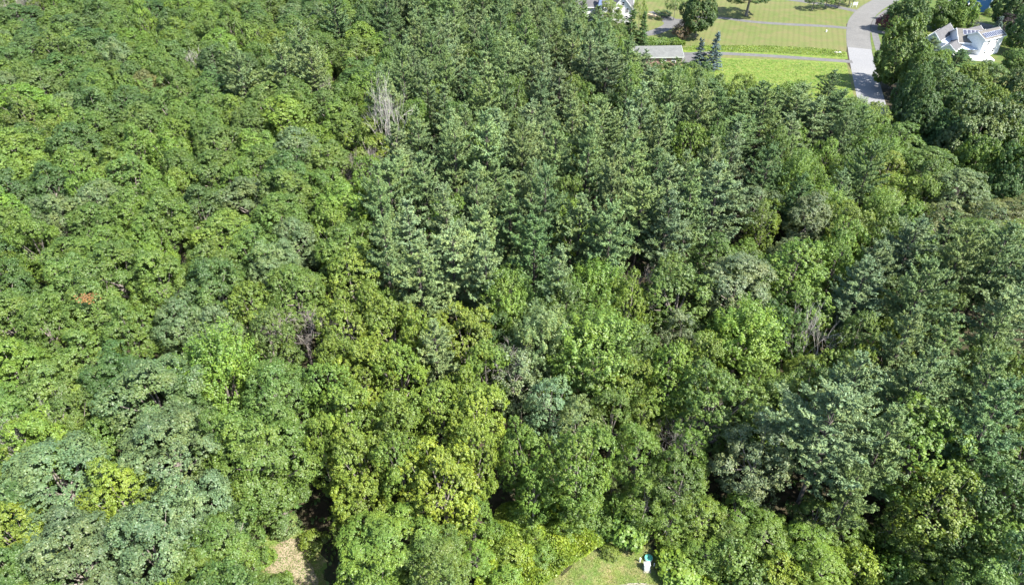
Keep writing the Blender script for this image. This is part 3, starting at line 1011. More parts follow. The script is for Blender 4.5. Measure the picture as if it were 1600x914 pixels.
T(410, 700, 150, 'oak', 'mid', H=17.5)
T(425, 752, 110, 'oak', 'mid', H=10)
T(350, 690, 90, 'oak', 'mid', H=16)
T(430, 610, 110, 'oak', 'mid', H=16)
T(345, 850, 120, 'oak', 'mid', H=14.5)
T(425, 925, 70, 'oak', 'mid', H=8)
T(310, 905, 100, 'oak', 'mid', H=14)
T(300, 640, 60, 'oak', 'dark', H=15)
T(40, 800, 60, 'oak', 'dark', H=15)
for q in ((30, 30, 80), (120, 45, 80), (50, 75, 80), (140, 70, 85), (15, 100, 70), (95, 110, 75), (235, 20, 60)):
    T(*q, 'oak', 'dark', H=16)
T(222, 25, 34, 'maple', 'lime', H=18, label="slim yellow-green maple poking above the far dark oaks", mark="the slim yellow-green maple")
T(230, 135, 52, 'oak', 'dull', H=15.5, label="small dull olive crown in the oak canopy before the far pines", mark="the dull olive crown")
T(280, 55, 60, 'oak', 'olive', H=16)
T(430, 132, 74, 'oak', 'pale', H=16, label="pale yellowish-green oak in front of the far cluster of pines", mark="the pale yellowish oak")
T(303, 92, 34, 'dead', 'dead', H=18, var=2, label="white dead treetop sticking out of the far oak canopy", mark="the white dead treetop")
T(12, 18, 46, 'dead', 'dead', H=17.5, var=1, label="greyish dead crown in the far corner of the oak canopy")
T(470, 78, 62, 'pine', 'palepine', H=25, label="tallest pale pine of the cluster standing in the far oaks", mark="the pine cluster in the far oaks")
T(445, 100, 60, 'pine', 'pine', H=23)
T(490, 108, 62, 'pine', 'pine', H=23)
T(375, 108, 56, 'pine', 'pine', H=22, label="dark broad pine apart from the cluster in the far oaks", mark="the lone far pine")
T(525, 22, 56, 'pine', 'darkpine', H=23)
T(500, 143, 36, 'dead', 'dead', H=15, var=0, label="bare grey twiggy tree below the far cluster of pines", mark="the bare twiggy tree below the pines")
# along the line where oaks meet pines
T(604, 182, 66, 'dead', 'dead', H=22, var=0, label="tall grey leafless tree with many upright branches among pines", mark="the tall grey leafless tree")
T(565, 264, 44, 'dead', 'dead', H=15, var=1, label="low brownish leafless tree beside the yellow-green dome", mark="the low brownish leafless tree")
T(577, 222, 70, 'maple', 'olive', H=16, label="yellow-green dome-shaped maple in front of the tall grey leafless tree", mark="the yellow-green dome maple")
T(560, 85, 70, 'oak', 'mid', H=17)
T(575, 140, 60, 'maple', 'fresh', H=17)
T(537, 320, 85, 'oak', 'fresh', H=17)
T(540, 390, 90, 'oak', 'mid', H=17)
T(470, 500, 74, 'dead', 'dead', H=14.5, var=1, label="pale grey dead branches at the oak edge beside the golden maples", mark="the pale dead branches by the golden maples")
# front rank of the pine stand
for q in ((612, 300, 76, 'pine'), (600, 392, 84, 'pine'), (640, 365, 84, 'palepine'), (655, 430, 96, 'pine'), (700, 340, 84, 'palepine'),
          (705, 405, 104, 'palepine'), (752, 372, 90, 'pine'), (760, 420, 90, 'palepine'), (665, 285, 76, 'pine'), (745, 300, 80, 'pine'),
          (795, 335, 84, 'pine'), (830, 300, 70, 'pine'), (870, 440, 84, 'palepine'), (905, 355, 84, 'pine'), (955, 370, 92, 'pine'),
          (1000, 330, 92, 'pine'), (1040, 345, 92, 'bluepine'), (1045, 290, 84, 'bluepine'), (985, 270, 84, 'pine'), (1120, 300, 100, 'bluepine'),
          (1105, 265, 84, 'pine'), (870, 240, 70, 'pine'), (925, 225, 80, 'pine'), (940, 200, 70, 'pine')):
    T(q[0], q[1], q[2] * .9, 'pine', q[3], H=21.5 if q[1] > 280 else 22.5)
T(682, 545, 66, 'pine', 'palepine', H=18, label="pale blue-green pine standing alone among golden-green maples", mark="the lone pale pine among the maples")
# golden and yellow-green maples
for q in ((548, 438, 92, 'olive'), (610, 505, 96, 'olive'), (538, 505, 84, 'olive'), (565, 575, 96, 'gold'), (625, 575, 84, 'olive'),
          (728, 520, 90, 'gold'), (525, 560, 60, 'olive'), (690, 635, 90, 'olive'), (620, 655, 100, 'olive'), (745, 650, 100, 'gold'), (545, 650, 96, 'olive'),
          (500, 690, 60, 'fresh'), (560, 715, 90, 'olive'), (740, 710, 74, 'gold'), (625, 720, 80, 'olive'), (760, 570, 70, 'fresh')):
    T(*q[:3], 'maple', q[3], H=15.5)
T(690, 745, 112, 'maple', 'yellow', H=15.5, label="most golden-yellow maple, in front of the golden-green maples", mark="the most golden maple")
T(556, 775, 84, 'maple', 'gold', H=11.5, label="golden-green maple overhanging the shaded edge of the sandy clearing", mark="the golden maple by the clearing")
T(604, 850, 146, 'oak', 'fresh', H=11, label="broad fresh green oak beside the shaded side of the sandy clearing", mark="the broad oak by the clearing")
T(675, 875, 120, 'oak', 'mid', H=11)
T(585, 905, 110, 'oak', 'mid', H=9)
T(740, 796, 56, 'maple', 'fresh', H=9)
T(745, 865, 50, 'fine', 'lime', H=5)
# centre
T(800, 470, 80, 'shoot', 'fresh', H=15)
T(845, 530, 90, 'shoot', 'pale', H=15.5, label="pale yellowish upswept ash behind the tree with grey twigs", mark="the pale yellowish ash")
T(815, 578, 92, 'birch', 'grey', H=14.5, label="thin-leaved greyish birch with bare white twigs in the middle", mark="the thin-leaved birch with white twigs")
T(800, 565, 70, 'dead', 'dead', H=15, var=2, label="bare white twigs tangled in the thin-leaved greyish birch")
T(862, 625, 84, 'fine', 'silver', H=14, label="silvery fine-leaved tree below the birch with white twigs", mark="the silvery fine-leaved tree")
T(770, 520, 60, 'maple', 'dark', H=13)
T(925, 545, 124, 'shoot', 'fresh', H=16, label="broad fresh green upswept ash in the middle of the wood", mark="the broad upswept ash")
T(905, 650, 70, 'fine', 'pale', H=13)
T(905, 715, 112, 'maple', 'fresh', H=16, label="tall fresh green maple rising behind the weedy bank", mark="the tall maple behind the weedy bank")
T(903, 768, 76, 'fine', 'fresh', H=9)
T(818, 700, 76, 'maple', 'fresh', H=15)
T(835, 745, 60, 'maple', 'fresh', H=12)
T(925, 460, 84, 'shoot', 'fresh', H=15)
T(885, 490, 80, 'shoot', 'mid', H=15)
T(990, 540, 90, 'fine', 'mid', H=15)
T(1062, 452, 120, 'maple', 'mid', H=16.5, label="broad rounded maple beside the slanting grey dead trunks", mark="the broad rounded maple")
T(1000, 455, 44, 'dead', 'dead', H=14, var=1, label="slanting grey dead tree in a dark gap beside the rounded maple", mark="the slanting grey dead tree")
T(1155, 442, 124, 'oak', 'grey', H=16.5, label="large round grey-green oak, greyest crown of the mixed wood", mark="the large round grey-green oak")
T(1240, 420, 110, 'maple', 'fresh', H=16)
T(1245, 480, 100, 'maple', 'fresh', H=15)
T(1162, 518, 96, 'shoot', 'lime', H=14.5, label="bright green upswept ash with star-like sprays below the round grey-green oak", mark="the star-like bright ash")
T(1045, 585, 84, 'maple', 'lime', H=15, label="bright yellow-lime maple in the middle of the mixed wood", mark="the bright yellow-lime maple")
T(1120, 620, 116, 'maple', 'mid', H=16)
T(1180, 595, 80, 'maple', 'fresh', H=13)
T(1010, 640, 70, 'fine', 'olive', H=12)
T(1185, 695, 130, 'fine', 'grey', H=15.5, label="dark grey-green fine-leaved cherry beside the big blue-green pine", mark="the dark fine-leaved cherry")
T(1260, 522, 66, 'dead', 'dead', H=14, var=0, label="fan of grey leafless branches at a dark gap beside the pines", mark="the fan of grey leafless branches")
T(1255, 580, 70, 'fine', 'olive', H=11)
T(1060, 672, 60, 'dead', 'dead', H=12, var=1, label="brownish tangle of dead twigs in a dark hollow of the mixed wood", mark="the brownish tangle of dead twigs")
T(1000, 700, 80, 'fine', 'fresh', H=12)
T(1060, 740, 90, 'fine', 'mid', H=12)
T(960, 640, 70, 'fine', 'mid', H=13)
# right
T(1288, 690, 136, 'pine', 'bluepine', H=22, var=4, f=.66, label="big blue-green pine with drooping plumes beside the dark fine-leaved cherry", mark="the big blue-green pine")
T(1375, 700, 110, 'pine', 'pine', H=20, f=.66)
T(1330, 610, 100, 'pine', 'bluepine', H=21)
T(1430, 600, 110, 'pine', 'pine', H=21)
T(1450, 685, 140, 'maple', 'fresh', H=17, label="broad bright maple in front of the near pines", mark="the broad bright maple by the near pines")
T(1470, 775, 120, 'birch', 'olive', H=14.5, label="drooping yellowish-olive birch below the broad bright maple", mark="the drooping olive birch")
T(1550, 660, 130, 'pine', 'darkpine', H=22)
T(1560, 770, 120, 'maple', 'dark', H=15)
T(1570, 850, 110, 'maple', 'fresh', H=11)
T(1500, 850, 80, 'maple', 'dark', H=9)
T(1335, 760, 70, 'pine', 'pine', H=16)
T(1275, 800, 70, 'fine', 'mid', H=7)
T(1405, 810, 60, 'fine', 'mid', H=8)
T(1440, 850, 84, 'fine', 'fresh', H=7)
for q in ((1262, 845, 84), (1325, 815, 74), (1290, 880, 80)):
    T(*q, 'fine', 'lime', H=6)
T(1350, 885, 66, 'shrub', 'yellow', H=4.5, label="yellow leafy shrub nearest the lower edge under the birch", mark="the yellow shrub")
T(1400, 890, 70, 'shrub', 'fresh', H=4)
T(1470, 900, 80, 'shrub', 'fresh', H=4)
T(1540, 905, 80, 'shrub', 'mid', H=4)
for q in ((1100, 800, 74, 'fine', 'olive', 7), (1160, 795, 70, 'fine', 'fresh', 7), (1050, 810, 64, 'fine', 'fresh', 6), (1110, 860, 70, 'fine', 'fresh', 4.5),
          (1150, 870, 70, 'shrub', 'mid', 5), (1200, 830, 80, 'fine', 'olive', 6), (1215, 885, 60, 'shrub', 'gold', 4.5), (1180, 900, 60, 'shrub', 'mid', 4),
          (1010, 770, 70, 'fine', 'fresh', 9), (1240, 900, 50, 'shrub', 'yellow', 3.5), (1140, 830, 60, 'fine', 'mid', 6), (960, 745, 50, 'fine', 'mid', 7)):
    T(*q[:3], q[3], q[4], H=q[5])
T(1066, 880, 68, 'bigleaf', 'lime', H=2.5, label="rounded lime-green big-leaved shrub at the lawn edge by the utility box", mark="the rounded shrub by the utility box")
T(984, 822, 54, 'bigleaf', 'lime', H=3.2, label="lime-green big-leaved shrub between weedy bank and dark gap", mark="the lime shrub by the dark gap")
T(968, 792, 40, 'shrub', 'fresh', H=4.5)
T(1020, 905, 1, 'shrub', 'grey', H=.5) if False else None
for i, q in enumerate(((820, 800, 50), (880, 826, 40), (930, 800, 50), (800, 860, 50), (850, 862, 40), (790, 900, 56), (900, 805, 40), (950, 815, 34), (835, 835, 30), (770, 830, 40))):
    T(*q, 'shrub', ('fresh', 'lime', 'mid', 'gold', 'fresh')[i % 5], H=(2.6, 2.2, 2.8, 2.4, 2.0)[i % 5])
T(955, 860, 26, 'shrub', 'olive', H=1.0, label="low olive-green shrub at the edge of the mown grass")
T(445, 818, 40, 'shrub', 'pale', H=2.2, label="pale low shrub at the far end of the sandy clearing")
T(412, 868, 34, 'shrub', 'lime', H=2.0, label="small lime-green shrub beside the sandy track")
T(436, 912, 40, 'shrub', 'fresh', H=2.2, label="fresh green shrub at the sandy track nearest the lower picture edge")
T(486, 842, 36, 'shrub', 'olive', H=1.8, label="olive shrub between sandy track and the deep shade")
# trees round the lawns, drives and houses (far)
T(1096, 82, 24, 'spruce', 'spruceblue', H=8.2, f=.5, label="smaller silvery blue spruce on the lawn beside the garage", mark="the smaller blue spruce")
T(1118, 78, 28, 'spruce', 'spruceblue', H=10.5, f=.5, label="taller silvery blue spruce on the lawn beside the garage", mark="the taller blue spruce")
T(1092, 22, 54, 'yard', 'dark', H=15, f=.5, label="tall dense dark maple standing on the lawn by the driveway bend", mark="the dense dark lawn maple")
T(1064, 50, 27, 'shrub', 'brown', H=4.6, f=.45, label="pinkish-brown rounded shrub on the lawn in front of the dark maple", mark="the pinkish-brown shrub")
T(1056, 6, 30, 'birch', 'pale', H=11, f=.5, label="airy white-trunked birch beside the driveway turnaround", mark="the airy white-trunked birch")
T(1172, -6, 66, 'oak', 'dark', H=11, f=.6, label="spreading dark tree with pale trunk at the far end of the lawn", mark="the spreading lawn tree")
for i, q in enumerate(((1028, 19, 10), (1029, 28, 8))):
    T(*q, 'shrub', 'fresh', H=1.2, f=.5, label=("small round clipped bush at the stone wall's far end", "small round clipped bush at the stone wall's near end")[i])
T(1040, 22, 20, 'shrub', 'dark', H=1.6, f=.5, label="dark low bush by the driveway in the birch's shade")
T(1000, 20, 26, 'birch', 'olive', H=11, f=.5, label="olive-green birch close to the white gable of the house")
T(985, 42, 40, 'spruce', 'dark', H=12, f=.55, label="dark conical fir between garage and gabled house")
T(1005, 45, 24, 'spruce', 'dark', H=11, f=.55, label="dark conical fir nearest the curved driveway")
for q in ((912, 24, 34, 'pine', 'pine', 14), (934, 31, 36, 'pine', 'bluepine', 13), (893, 12, 36, 'pine', 'pine', 16), (962, 34, 30, 'maple', 'mid', 8)):
    T(*q[:5], H=q[5], f=.7)
T(952, 18, 40, 'maple', 'pale', H=9, f=.6, label="pale leafy maple in front of the gabled house wall")
for q in ((1272, 2, 26, 'dark'), (1293, 0, 26, 'mid'), (1313, -1, 24, 'dark'), (1330, -4, 22, 'grey')):
    T(*q[:3], 'fine', q[3], H=6, f=.5)
T(1411, 78, 72, 'yard', 'mid', H=18, f=.58, label="broad sunlit maple whose shadow falls across the road", mark="the broad roadside maple")
T(1424, 20, 54, 'yard', 'dark', H=12, f=.55, label="dark round maple beside the road bend", mark="the dark round maple at the bend")
T(1396, 17, 26, 'spruce', 'bluepine', H=6.5, f=.5, label="dark blue-green spruce between road bend and dark round maple")
T(1384, 36, 27, 'shrub', 'purple', H=4.2, f=.5, label="dark red Japanese maple at the roadside footpath", mark="the dark red maple")
T(1398, 31, 22, 'shrub', 'brown', H=3.0, f=.5, label="dull brown-green shrub behind the dark red maple")
T(1473, 23, 40, 'yard', 'mid', H=9, f=.55, label="sunlit green maple near the white house's back lawn")
T(1502, 14, 44, 'yard', 'fresh', H=12, f=.55, label="bright green maple between the blue and white houses", mark="the bright maple between the houses")
T(1495, 32, 34, 'yard', 'fresh', H=7, f=.5)
T(1520, 36, 22, 'birch', 'grey', H=5, f=.5, label="thin grey-leaved small tree by the paved pad behind the white house")
T(1560, 41, 20, 'spruce', 'spruceblue', H=6, f=.5, label="bluish spruce peeking over the white house's panelled roof")
T(1574, 38, 30, 'fine', 'plum', H=6.5, f=.5, label="dark plum-coloured tree at the gable of the white house", mark="the plum-coloured tree")
T(1452, 25, 16, 'shrub', 'grey', H=2.4, f=.5)
T(1551, 20, 20, 'shrub', 'olive', H=2.2, f=.5, label="shrub at the corner of the blue house")
T(1590, 5, 60, 'yard', 'dark', H=14, f=.6, label="large dark maple shading the blue house's yard")
T(1610, 40, 50, 'yard', 'dark', H=14, f=.6)
for q in ((1455, 78, 40, 'pine', 'bluepine', 9), (1440, 110, 60, 'yard', 'mid', 13), (1495, 94, 46, 'pine', 'darkpine', 8), (1466, 104, 40, 'yard', 'lime', 10),
          (1470, 140, 80, 'yard', 'dark', 14), (1428, 150, 56, 'yard', 'dark', 17), (1432, 172, 56, 'yard', 'dark', 15), (1520, 122, 46, 'yard', 'olive', 8), (1543, 106, 26, 'shrub', 'dark', 4),
          (1592, 92, 44, 'yard', 'mid', 6), (1560, 115, 30, 'shrub', 'mid', 4), (1440, 190, 70, 'yard', 'dark', 14), (1500, 180, 90, 'yard', 'dark', 15),
          (1545, 165, 60, 'yard', 'olive', 11), (1530, 205, 110, 'yard', 'blue', 16), (1590, 140, 50, 'yard', 'dark', 12), (1575, 232, 50, 'yard', 'lime', 12),
          (1595, 200, 80, 'yard', 'dark', 15), (1525, 255, 60, 'yard', 'fresh', 13), (1590, 270, 70, 'yard', 'dark', 14), (1580, 60, 30, 'shrub', 'fresh', 3),
          (1555, 148, 40, 'shrub', 'fresh', 4), (1480, 215, 70, 'yard', 'dark', 12)):
    T(*q[:5], H=q[5], f=.6)
for q in ((1010, 104, 40, 'pine', 'palepine', 15), (1032, 113, 40, 'maple', 'mid', 12), (1058, 114, 38, 'pine', 'pine', 13), (1080, 120, 40, 'maple', 'mid', 12), (985, 88, 44, 'pine', 'bluepine', 17),
          (1100, 118, 36, 'fine', 'dark', 11), (1372, 205, 50, 'maple', 'fresh', 12), (1355, 190, 44, 'fine', 'olive', 12), (1297, 136, 40, 'pine', 'darkpine', 14)):
    T(*q[:5], H=q[5], f=.72)
# trees along the forest edge toward the road gap
for q in ((1385, 260, 70, 'fine', 'olive', 13), (1405, 215, 70, 'fine', 'mid', 13), (1370, 180, 50, 'maple', 'olive', 11), (1400, 300, 70, 'maple', 'gold', 12), (1452, 255, 76, 'oak', 'mid', 13),
          (1500, 292, 80, 'oak', 'blue', 14), (1440, 300, 60, 'maple', 'fresh', 13), (1350, 235, 60, 'maple', 'fresh', 14),
          (1545, 335, 84, 'fine', 'dull', 11), (1590, 330, 84, 'fine', 'dull', 11), (1600, 365, 84, 'fine', 'olive', 11), (1480, 340, 80, 'fine', 'dull', 12), (1575, 300, 60, 'yard', 'dark', 9), (1530, 375, 90, 'oak', 'mid', 14), (1420, 350, 70, 'maple', 'fresh', 14)):
    T(*q[:5], H=q[5])
for q in ((1055, 150, 60), (1085, 165, 60), (1115, 150, 70), (1150, 165, 64), (1185, 150, 60), (1215, 160, 60), (1245, 165, 60), (1275, 175, 64), (1310, 165, 56), (1340, 190, 56), (1020, 130, 60), (990, 105, 60), (1150, 205, 70), (1235, 205, 70)):
    T(*q, 'pine', rnd.choice(['pine', 'darkpine', 'bluepine']), H=17, f=.8)

# ------------------------------------------------------------------ the rest of the wood, filled zone by zone
OPEN = [  # photograph pixels of ground where nothing is filled in
    [(880, -200), (905, 40), (985, 95), (1010, 150), (1100, 185), (1330, 196), (1350, 228), (1400, 260), (1450, 304), (1500, 343), (1560, 383), (1700, 420), (2000, 420), (2000, -200)],
    [(385, 1300), (395, 905), (412, 830), (440, 806), (482, 815), (510, 870), (520, 1300)],
    [(735, 1300), (760, 880), (775, 815), (850, 790), (1000, 812), (1030, 870), (1090, 890), (1130, 930), (1170, 1300)],
]
Z_OAK = [(-200, -200), (590, -200), (600, 60), (606, 130), (590, 250), (575, 330), (590, 400), (500, 430), (480, 560), (495, 640), (500, 800), (470, 1300), (-300, 1300)]
Z_PINE = [(590, -200), (930, -200), (1010, 40), (1090, 90), (1340, 140), (1330, 200), (1200, 250), (1160, 330), (1080, 390), (990, 420), (880, 470), (780, 480), (600, 460), (575, 330), (590, 250), (606, 130), (600, 60)]
Z_GOLD = [(490, 420), (760, 460), (790, 600), (790, 780), (700, 830), (520, 800), (480, 560)]
Z_PINE2 = [(1300, 370), (1480, 380), (1700, 380), (1700, 700), (1480, 650), (1330, 640), (1290, 560)]
Z_LOW = [(960, 840), (1100, 832), (1250, 846), (1420, 872), (1450, 930), (1460, 1400), (960, 1400)]


def pick(items):
    t = rnd.random() * sum(i[1] for i in items)
    for i in items:
        t -= i[1]
        if t <= 0:
            return i[0]
    return items[-1][0]


def low_spec():
    return pick([(('fine', pick([('mid', 2), ('fresh', 3), ('olive', 2), ('lime', 2.5)]), rnd.uniform(3.2, 5.5), rnd.uniform(1.7, 2.6)), 3),
                     (('shrub', pick([('mid', 2), ('fresh', 3), ('gold', 1.2)]), rnd.uniform(2.4, 4), rnd.uniform(1.5, 2.2)), 1.5)])


def zone_spec(px, py, gp):
    p = (px, py)
    if inside(gp, Z_LOW):
        return low_spec()
    if inside(p, Z_OAK):
        far = py < 140
        return pick([(('oak', pick([('mid', 6), ('dark', 3 if far else 2), ('fresh', 2.0), ('blue', .7), ('olive', .2)]), rnd.uniform(14.5, 18), rnd.uniform(3.6, 5.2)), 10),
                     (('maple', pick([('mid', 2), ('fresh', 2), ('olive', 1)]), rnd.uniform(14, 17), rnd.uniform(3.0, 4.0)), 1.6)])
    if inside(p, Z_PINE):
        edge = py > 180 and px > 1080 or px > 940 and py < 200
        return pick([(('pine', pick([('pine', 4), ('palepine', 2), ('bluepine', 2.4), ('darkpine', 1.4)]), rnd.uniform(17, 24.5), rnd.uniform(2.8, 4.1)), 10),
                     (('maple', pick([('mid', 3), ('fresh', 2), ('olive', 1)]), rnd.uniform(13, 18), rnd.uniform(2.6, 3.6)), 4.5 if edge else 2.4)])
    if inside(p, Z_GOLD):
        return ('maple', pick([('olive', 4), ('gold', 2.5), ('fresh', 1)]), rnd.uniform(13, 16), rnd.uniform(2.8, 4.0))
    if inside(p, Z_PINE2):
        return pick([(('pine', pick([('pine', 4), ('palepine', 1.5), ('bluepine', 2.5)]), rnd.uniform(17, 22), rnd.uniform(3.0, 4.2)), 6),
                     (('maple', pick([('fresh', 2), ('mid', 2), ('olive', 1)]), rnd.uniform(13, 16), rnd.uniform(2.8, 3.8)), 2.2)])
    return pick([(('maple', pick([('mid', 3), ('fresh', 3), ('olive', 1.2), ('dark', 1)]), rnd.uniform(12.5, 16.5), rnd.uniform(2.8, 4.2)), 4),
                 (('fine', pick([('mid', 2), ('grey', 2), ('olive', 1), ('fresh', 1)]), rnd.uniform(11, 15), rnd.uniform(2.6, 3.8)), 2),
                 (('shoot', pick([('fresh', 3), ('mid', 2), ('lime', .5)]), rnd.uniform(12.5, 16), rnd.uniform(2.6, 3.6)), 2),
                 (('oak', pick([('mid', 2), ('grey', 1.5), ('blue', 1)]), rnd.uniform(13, 16), rnd.uniform(3.2, 4.4)), 2),
                 (('pine', pick([('pine', 2), ('bluepine', 2), ('darkpine', 1)]), rnd.uniform(15, 20), rnd.uniform(2.6, 3.6)), 1.8 if py < 780 else 0)])


LIMIT = [(880, -40), (905, 14), (960, 28), (985, 38), (1005, 84), (1060, 100), (1090, 104), (1150, 112), (1240, 122), (1330, 142), (1350, 166), (1400, 192), (1450, 236), (1500, 276), (1540, 310), (1600, 338), (1900, 420)]


def skyline(px):
    for (a, b), (c, d) in zip(LIMIT[:-1], LIMIT[1:]):
        if a <= px < c:
            return b + (d - b) * (px - a) / (c - a)
    return -1e9


SIGHT = [(500, 850), (504, 885), (488, 826), (508, 910), (440, 860), (466, 838), (480, 880), (452, 890), (436, 828), (422, 880), (470, 905), (1010, 885), (985, 868), (940, 895), (1030, 895), (965, 880), (910, 900)]
grid = {}
CELL = 6.0


def near(x, y, r, k):
    gx, gy = int(x // CELL), int(y // CELL)
    for i in range(gx - 2, gx + 3):
        for j in range(gy - 2, gy + 3):
            for (a, b, q) in grid.get((i, j), ()):
                if (x - a) ** 2 + (y - b) ** 2 < ((r + q) * k) ** 2:
                    return True
    return False


for t in TREES:
    grid.setdefault((int(t['x'] // CELL), int(t['y'] // CELL)), []).append((t['x'], t['y'], t['r'] if t['kind'] != 'dead' else t['r'] * .4))
for k, tries in ((0.74, 9000), (0.64, 9000)):
    for _ in range(tries):
        y = rnd.uniform(20, 285)
        x = rnd.uniform(-1, 1) * (65 + y * .78)
        gp = proj(x, y, 0)
        if any(inside(gp, o) for o in OPEN):
            continue
        cp = proj(x, y, 12)
        kind, tint, H, r = zone_spec(*cp, gp)
        top, low = proj(x, y, H), proj(x, y, H * .45)
        rp = r * FPX / depth_of(x, y, H * .7)
        if low[1] < -2 or top[1] > 914 + rp * .4 or cp[0] < -rp * .7 or cp[0] > 1600 + rp * .7:
            continue
        if top[1] < skyline(top[0]):
            H *= .8
            if proj(x, y, H)[1] < skyline(top[0]) or H < 9:
                continue
        mid = proj(x, y, H * .72)
        if any((mid[0] - a) ** 2 + (mid[1] - b) ** 2 < (rp * 1.05) ** 2 for a, b in SIGHT):
            continue
        if near(x, y, r, k * (1.1 if kind == 'pine' else 1)):
            continue
        grid.setdefault((int(x // CELL), int(y // CELL)), []).append((x, y, r))
        plant(x, y, r, H, kind, tint)

# the withered branch on the oak
rb = np.random.default_rng(3)
n = 170
q = unit(n, rb) * rb.uniform(.2, 1, (n, 1)) * np.array([1.9, 1.1, .5])
sp = PROTO['oak']
wl = leaf_mesh("withered_leaves", q, unit(n, rb) * .7 + np.array([0, 0, .6]), np.full(n, .30), np.full(n, .2), rb.normal(.5, .2, n), rb, M['leaf'])
wo = link("withered_leaves", wl, None, label="orange-brown withered leaves")
tx, ty = spot(134, 464, 17.2)
wo.parent = ok
wo.matrix_parent_inverse = Matrix.Identity(4)
bpy.context.view_layer.update()
wo.matrix_basis = ok.matrix_world.inverted() @ Matrix.Translation((tx, ty, 17.0))
wo.color = (0.215, 0.115, 0.045, 1)

# ------------------------------------------------------------------ ground cover
def cover(name, poly_px, n, h, leafl, leafw, tints, seed, upright=0.5, avoid=()):
    rg = np.random.default_rng(seed)
    pts = [spot(*p) for p in poly_px]
    xs, ys = [p[0] for p in pts], [p[1] for p in pts]
    out = []
    while len(out) < n:
        x, y = rg.uniform(min(xs), max(xs)), rg.uniform(min(ys), max(ys))
        if inside((x, y), pts) and not (avoid and any(inside(proj(x, y, 0), a) for a in avoid)):
            out.append((x, y))
    P = np.array(out)
    bump = 0.62 + 0.38 * np.sin(P[:, 0] * 1.1 + 1.3 * np.sin(P[:, 1] * .8)) * np.cos(P[:, 1] * 1.3 + P[:, 0] * .4)
    z = h * bump * rg.uniform(.25, 1.0, n) ** .6
    pos = np.column_stack([P, z])
    nrm = rg.normal(size=(n, 3)) * .6 + np.array([0, 0, upright])
    sc = rg.uniform(.6, 1.4, n)
    patch = 0.5 + 0.22 * np.sin(P[:, 0] * .55 + 2) * np.cos(P[:, 1] * .6) + rg.normal(0, .14, n)
    o = link(name, leaf_mesh(name, pos, nrm, leafl * sc, leafw * sc, patch, rg, M['weed']), kind='stuff')
    o.color = (*TINT[tints][0], 1) if isinstance(tints, str) else (*tints, 1)
    return o


cover("weeds", [(740, 930), (765, 850), (775, 800), (850, 772), (1000, 790), (1010, 838), (950, 850), (900, 882), (850, 920), (800, 980)], 80000, 2.1, .34, .15, (0.150, 0.215, 0.024), 1, .35)
cover("weeds", [(1020, 850), (1090, 800), (1300, 830), (1620, 860), (1640, 1000), (1130, 1000), (1085, 905), (1035, 885)], 40000, 1.8, .34, .2, (0.125, 0.190, 0.026), 2)
cover("grass", [(400, 905), (415, 835), (440, 815), (480, 822), (505, 870), (515, 960), (440, 960), (425, 900)], 5500, .3, .22, .04, 'fresh', 3, .1)
cover("grass", NEAR_LAWN[1:-1] + [(1100, 960), (850, 960)], 26000, .16, .16, .03, (0.15, 0.19, 0.05), 4, .1)
cover("rough_tufts", [(1062, 78), (1080, 72), (1200, 72), (1290, 77), (1320, 82), (1322, 90), (1200, 83), (1080, 80)], 5500, .4, .32, .15, (0.115, 0.165, 0.025), 8, .6)
cover("rough_tufts", [(1062, 102), (1100, 92), (1200, 95), (1322, 102), (1332, 150), (1338, 170), (1200, 178), (1080, 172), (1040, 120)], 12000, .3, .26, .12, (0.105, 0.150, 0.028), 9, .7)
cover("undergrowth", [(-300, 1000), (-200, 300), (-60, 40), (900, 40), (1000, 110), (1330, 200), (1560, 440), (1700, 600), (1750, 1000)], 90000, 1.6, .6, .4, 'dark', 6, .5, OPEN[1:])

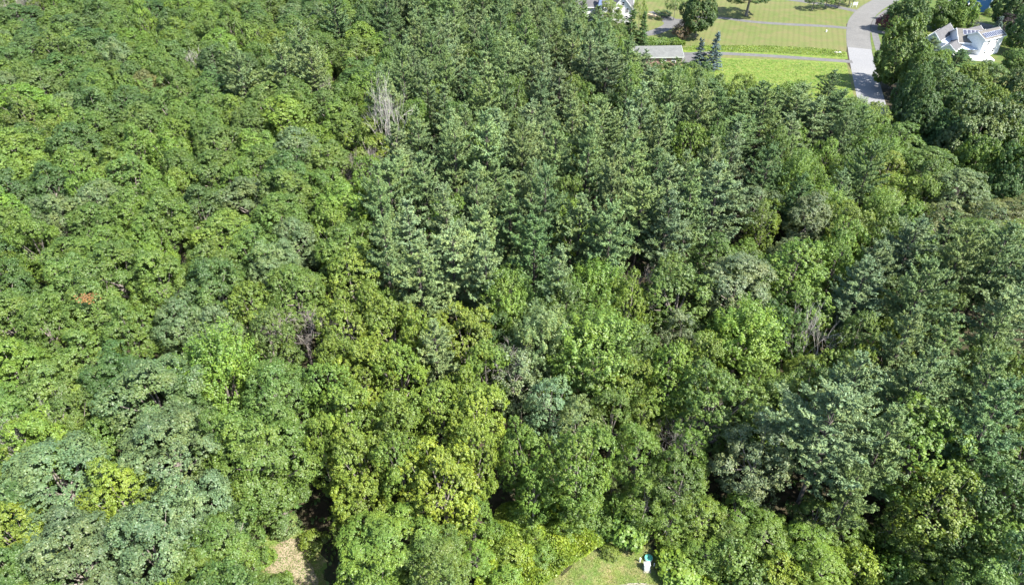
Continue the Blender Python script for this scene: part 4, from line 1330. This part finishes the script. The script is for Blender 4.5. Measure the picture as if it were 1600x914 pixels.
# the wood goes on beyond the frame: one mass
def wood_mass(n_try):
    lo = [broadleaf(131 + i, 4.4, 15.5, 3.0, 18, 10, 4, leaf=(0.66, 0.48), tuft_r=(.4, .7), zmin=-.5)[0] for i in range(2)]
    src = []
    for me in lo:
        a = np.empty(len(me.vertices) * 3, np.float32)
        me.vertices.foreach_get("co", a)
        src.append(a.reshape(-1, 4, 3))
    out = []
    for _ in range(n_try):
        y = rnd.uniform(8, 330)
        x = rnd.uniform(-1, 1) * (120 + y * .85)
        H, r = rnd.uniform(12, 17), rnd.uniform(3.6, 5)
        gp, cp = proj(x, y, 0), proj(x, y, H * .7)
        dep = depth_of(x, y, H * .7)
        rp = r * FPX / max(dep, 8)
        if dep > 8 and -rp < cp[0] < 1600 + rp and proj(x, y, H)[1] < 914 + rp and proj(x, y, H * .4)[1] > -4:
            continue
        if cp[0] < -rp - 520 or cp[0] > 2120 + rp or gp[1] > 1180 or any(inside(gp, o) for o in OPEN) or (x > 5 and y > 190) or near(x, y, r, .74):
            continue
        grid.setdefault((int(x // CELL), int(y // CELL)), []).append((x, y, r))
        a = rnd.uniform(0, 6.28)
        q = src[rnd.randrange(2)]
        m = np.array([[math.cos(a), -math.sin(a), 0], [math.sin(a), math.cos(a), 0], [0, 0, 1]]) * np.array([[r / 4.4], [r / 4.4], [H / 15.5]])
        out.append(q @ m.T + np.array([x, y, 0]))
    v = np.concatenate(out)
    n = len(v)
    c = v.mean(axis=1)
    d = v[:, 2] - v[:, 0]
    e = v[:, 1] - v[:, 3]
    nr = np.cross(d, e)
    nr *= np.sign(nr[:, 2:3] + 1e-6)
    rg = np.random.default_rng(9)
    o = link("wood", leaf_mesh("wood", c, nr, np.linalg.norm(d, axis=1), np.linalg.norm(e, axis=1), rg.normal(.5, .16, n), rg, M['leaf'], d), kind='stuff')
    o.color = (*TINT['mid'][0], 1)


wood_mass(5000)

# ------------------------------------------------------------------ labels and groups
MARKS = [(t, t['mark']) for t in TREES if t['mark']]
EXTRA = [((px_, py_), "the utility box"), (spot(470, 870), "the sandy clearing"), ((42, 203), "the low garage"), ((138, 212), "the solar-panelled house")]
ORD = ['', 'second ', 'third ', 'fourth ', 'fifth ', 'sixth ', 'seventh ', 'eighth ', 'ninth ', 'tenth ', 'eleventh ', 'twelfth ']
SECT = ['right of', 'behind-right of', 'behind', 'behind-left of', 'left of', 'front-left of', 'in front of', 'front-right of']


def nth(i):
    return 'nearest one' if i == 0 else (ORD[i].strip() if i < 12 else f"{i + 1}th")


bins = {}
for t in TREES:
    if t['label']:
        t['root']['label'] = t['label']
        continue
    best = min([((t['x'] - m['x']) ** 2 + (t['y'] - m['y']) ** 2, m['x'], m['y'], nm) for m, nm in MARKS] + [((t['x'] - p[0]) ** 2 + (t['y'] - p[1]) ** 2, p[0], p[1], nm) for p, nm in EXTRA])
    a = math.atan2(t['y'] - best[2], t['x'] - best[1])
    bins.setdefault((best[3], round(a / (math.pi / 4)) % 8, t['kind'], t['tint']), []).append((best[0], t))
for (nm, s, kind, tint), lst in bins.items():
    lst.sort(key=lambda q: q[0])
    for i, (_, t) in enumerate(lst):
        adj = TINT[tint][1] if kind != 'dead' else 'bare'
        t['root']['label'] = f"{adj} {NOUN[kind]}, {nth(i)} {SECT[s]} {nm}"
GROUPS = dict(yard="dense maples round the yards and road", oak="oaks of the closed canopy", maple="maples of the mixed wood", shoot="upswept ashes in the mixed wood", fine="fine-leaved cherries in the mixed wood",
              birch="birches", pine="pines of the stand", spruce="garden spruces and firs", shrub="shrubs", bigleaf="big-leaved shrubs at the lawn edge", dead="dead trees in the wood")
for t in TREES:
    t['root']['group'] = GROUPS[t['kind']]
    if 'label' not in t['root']:
        t['root']['label'] = 'tree'

print("TREES", len(TREES))
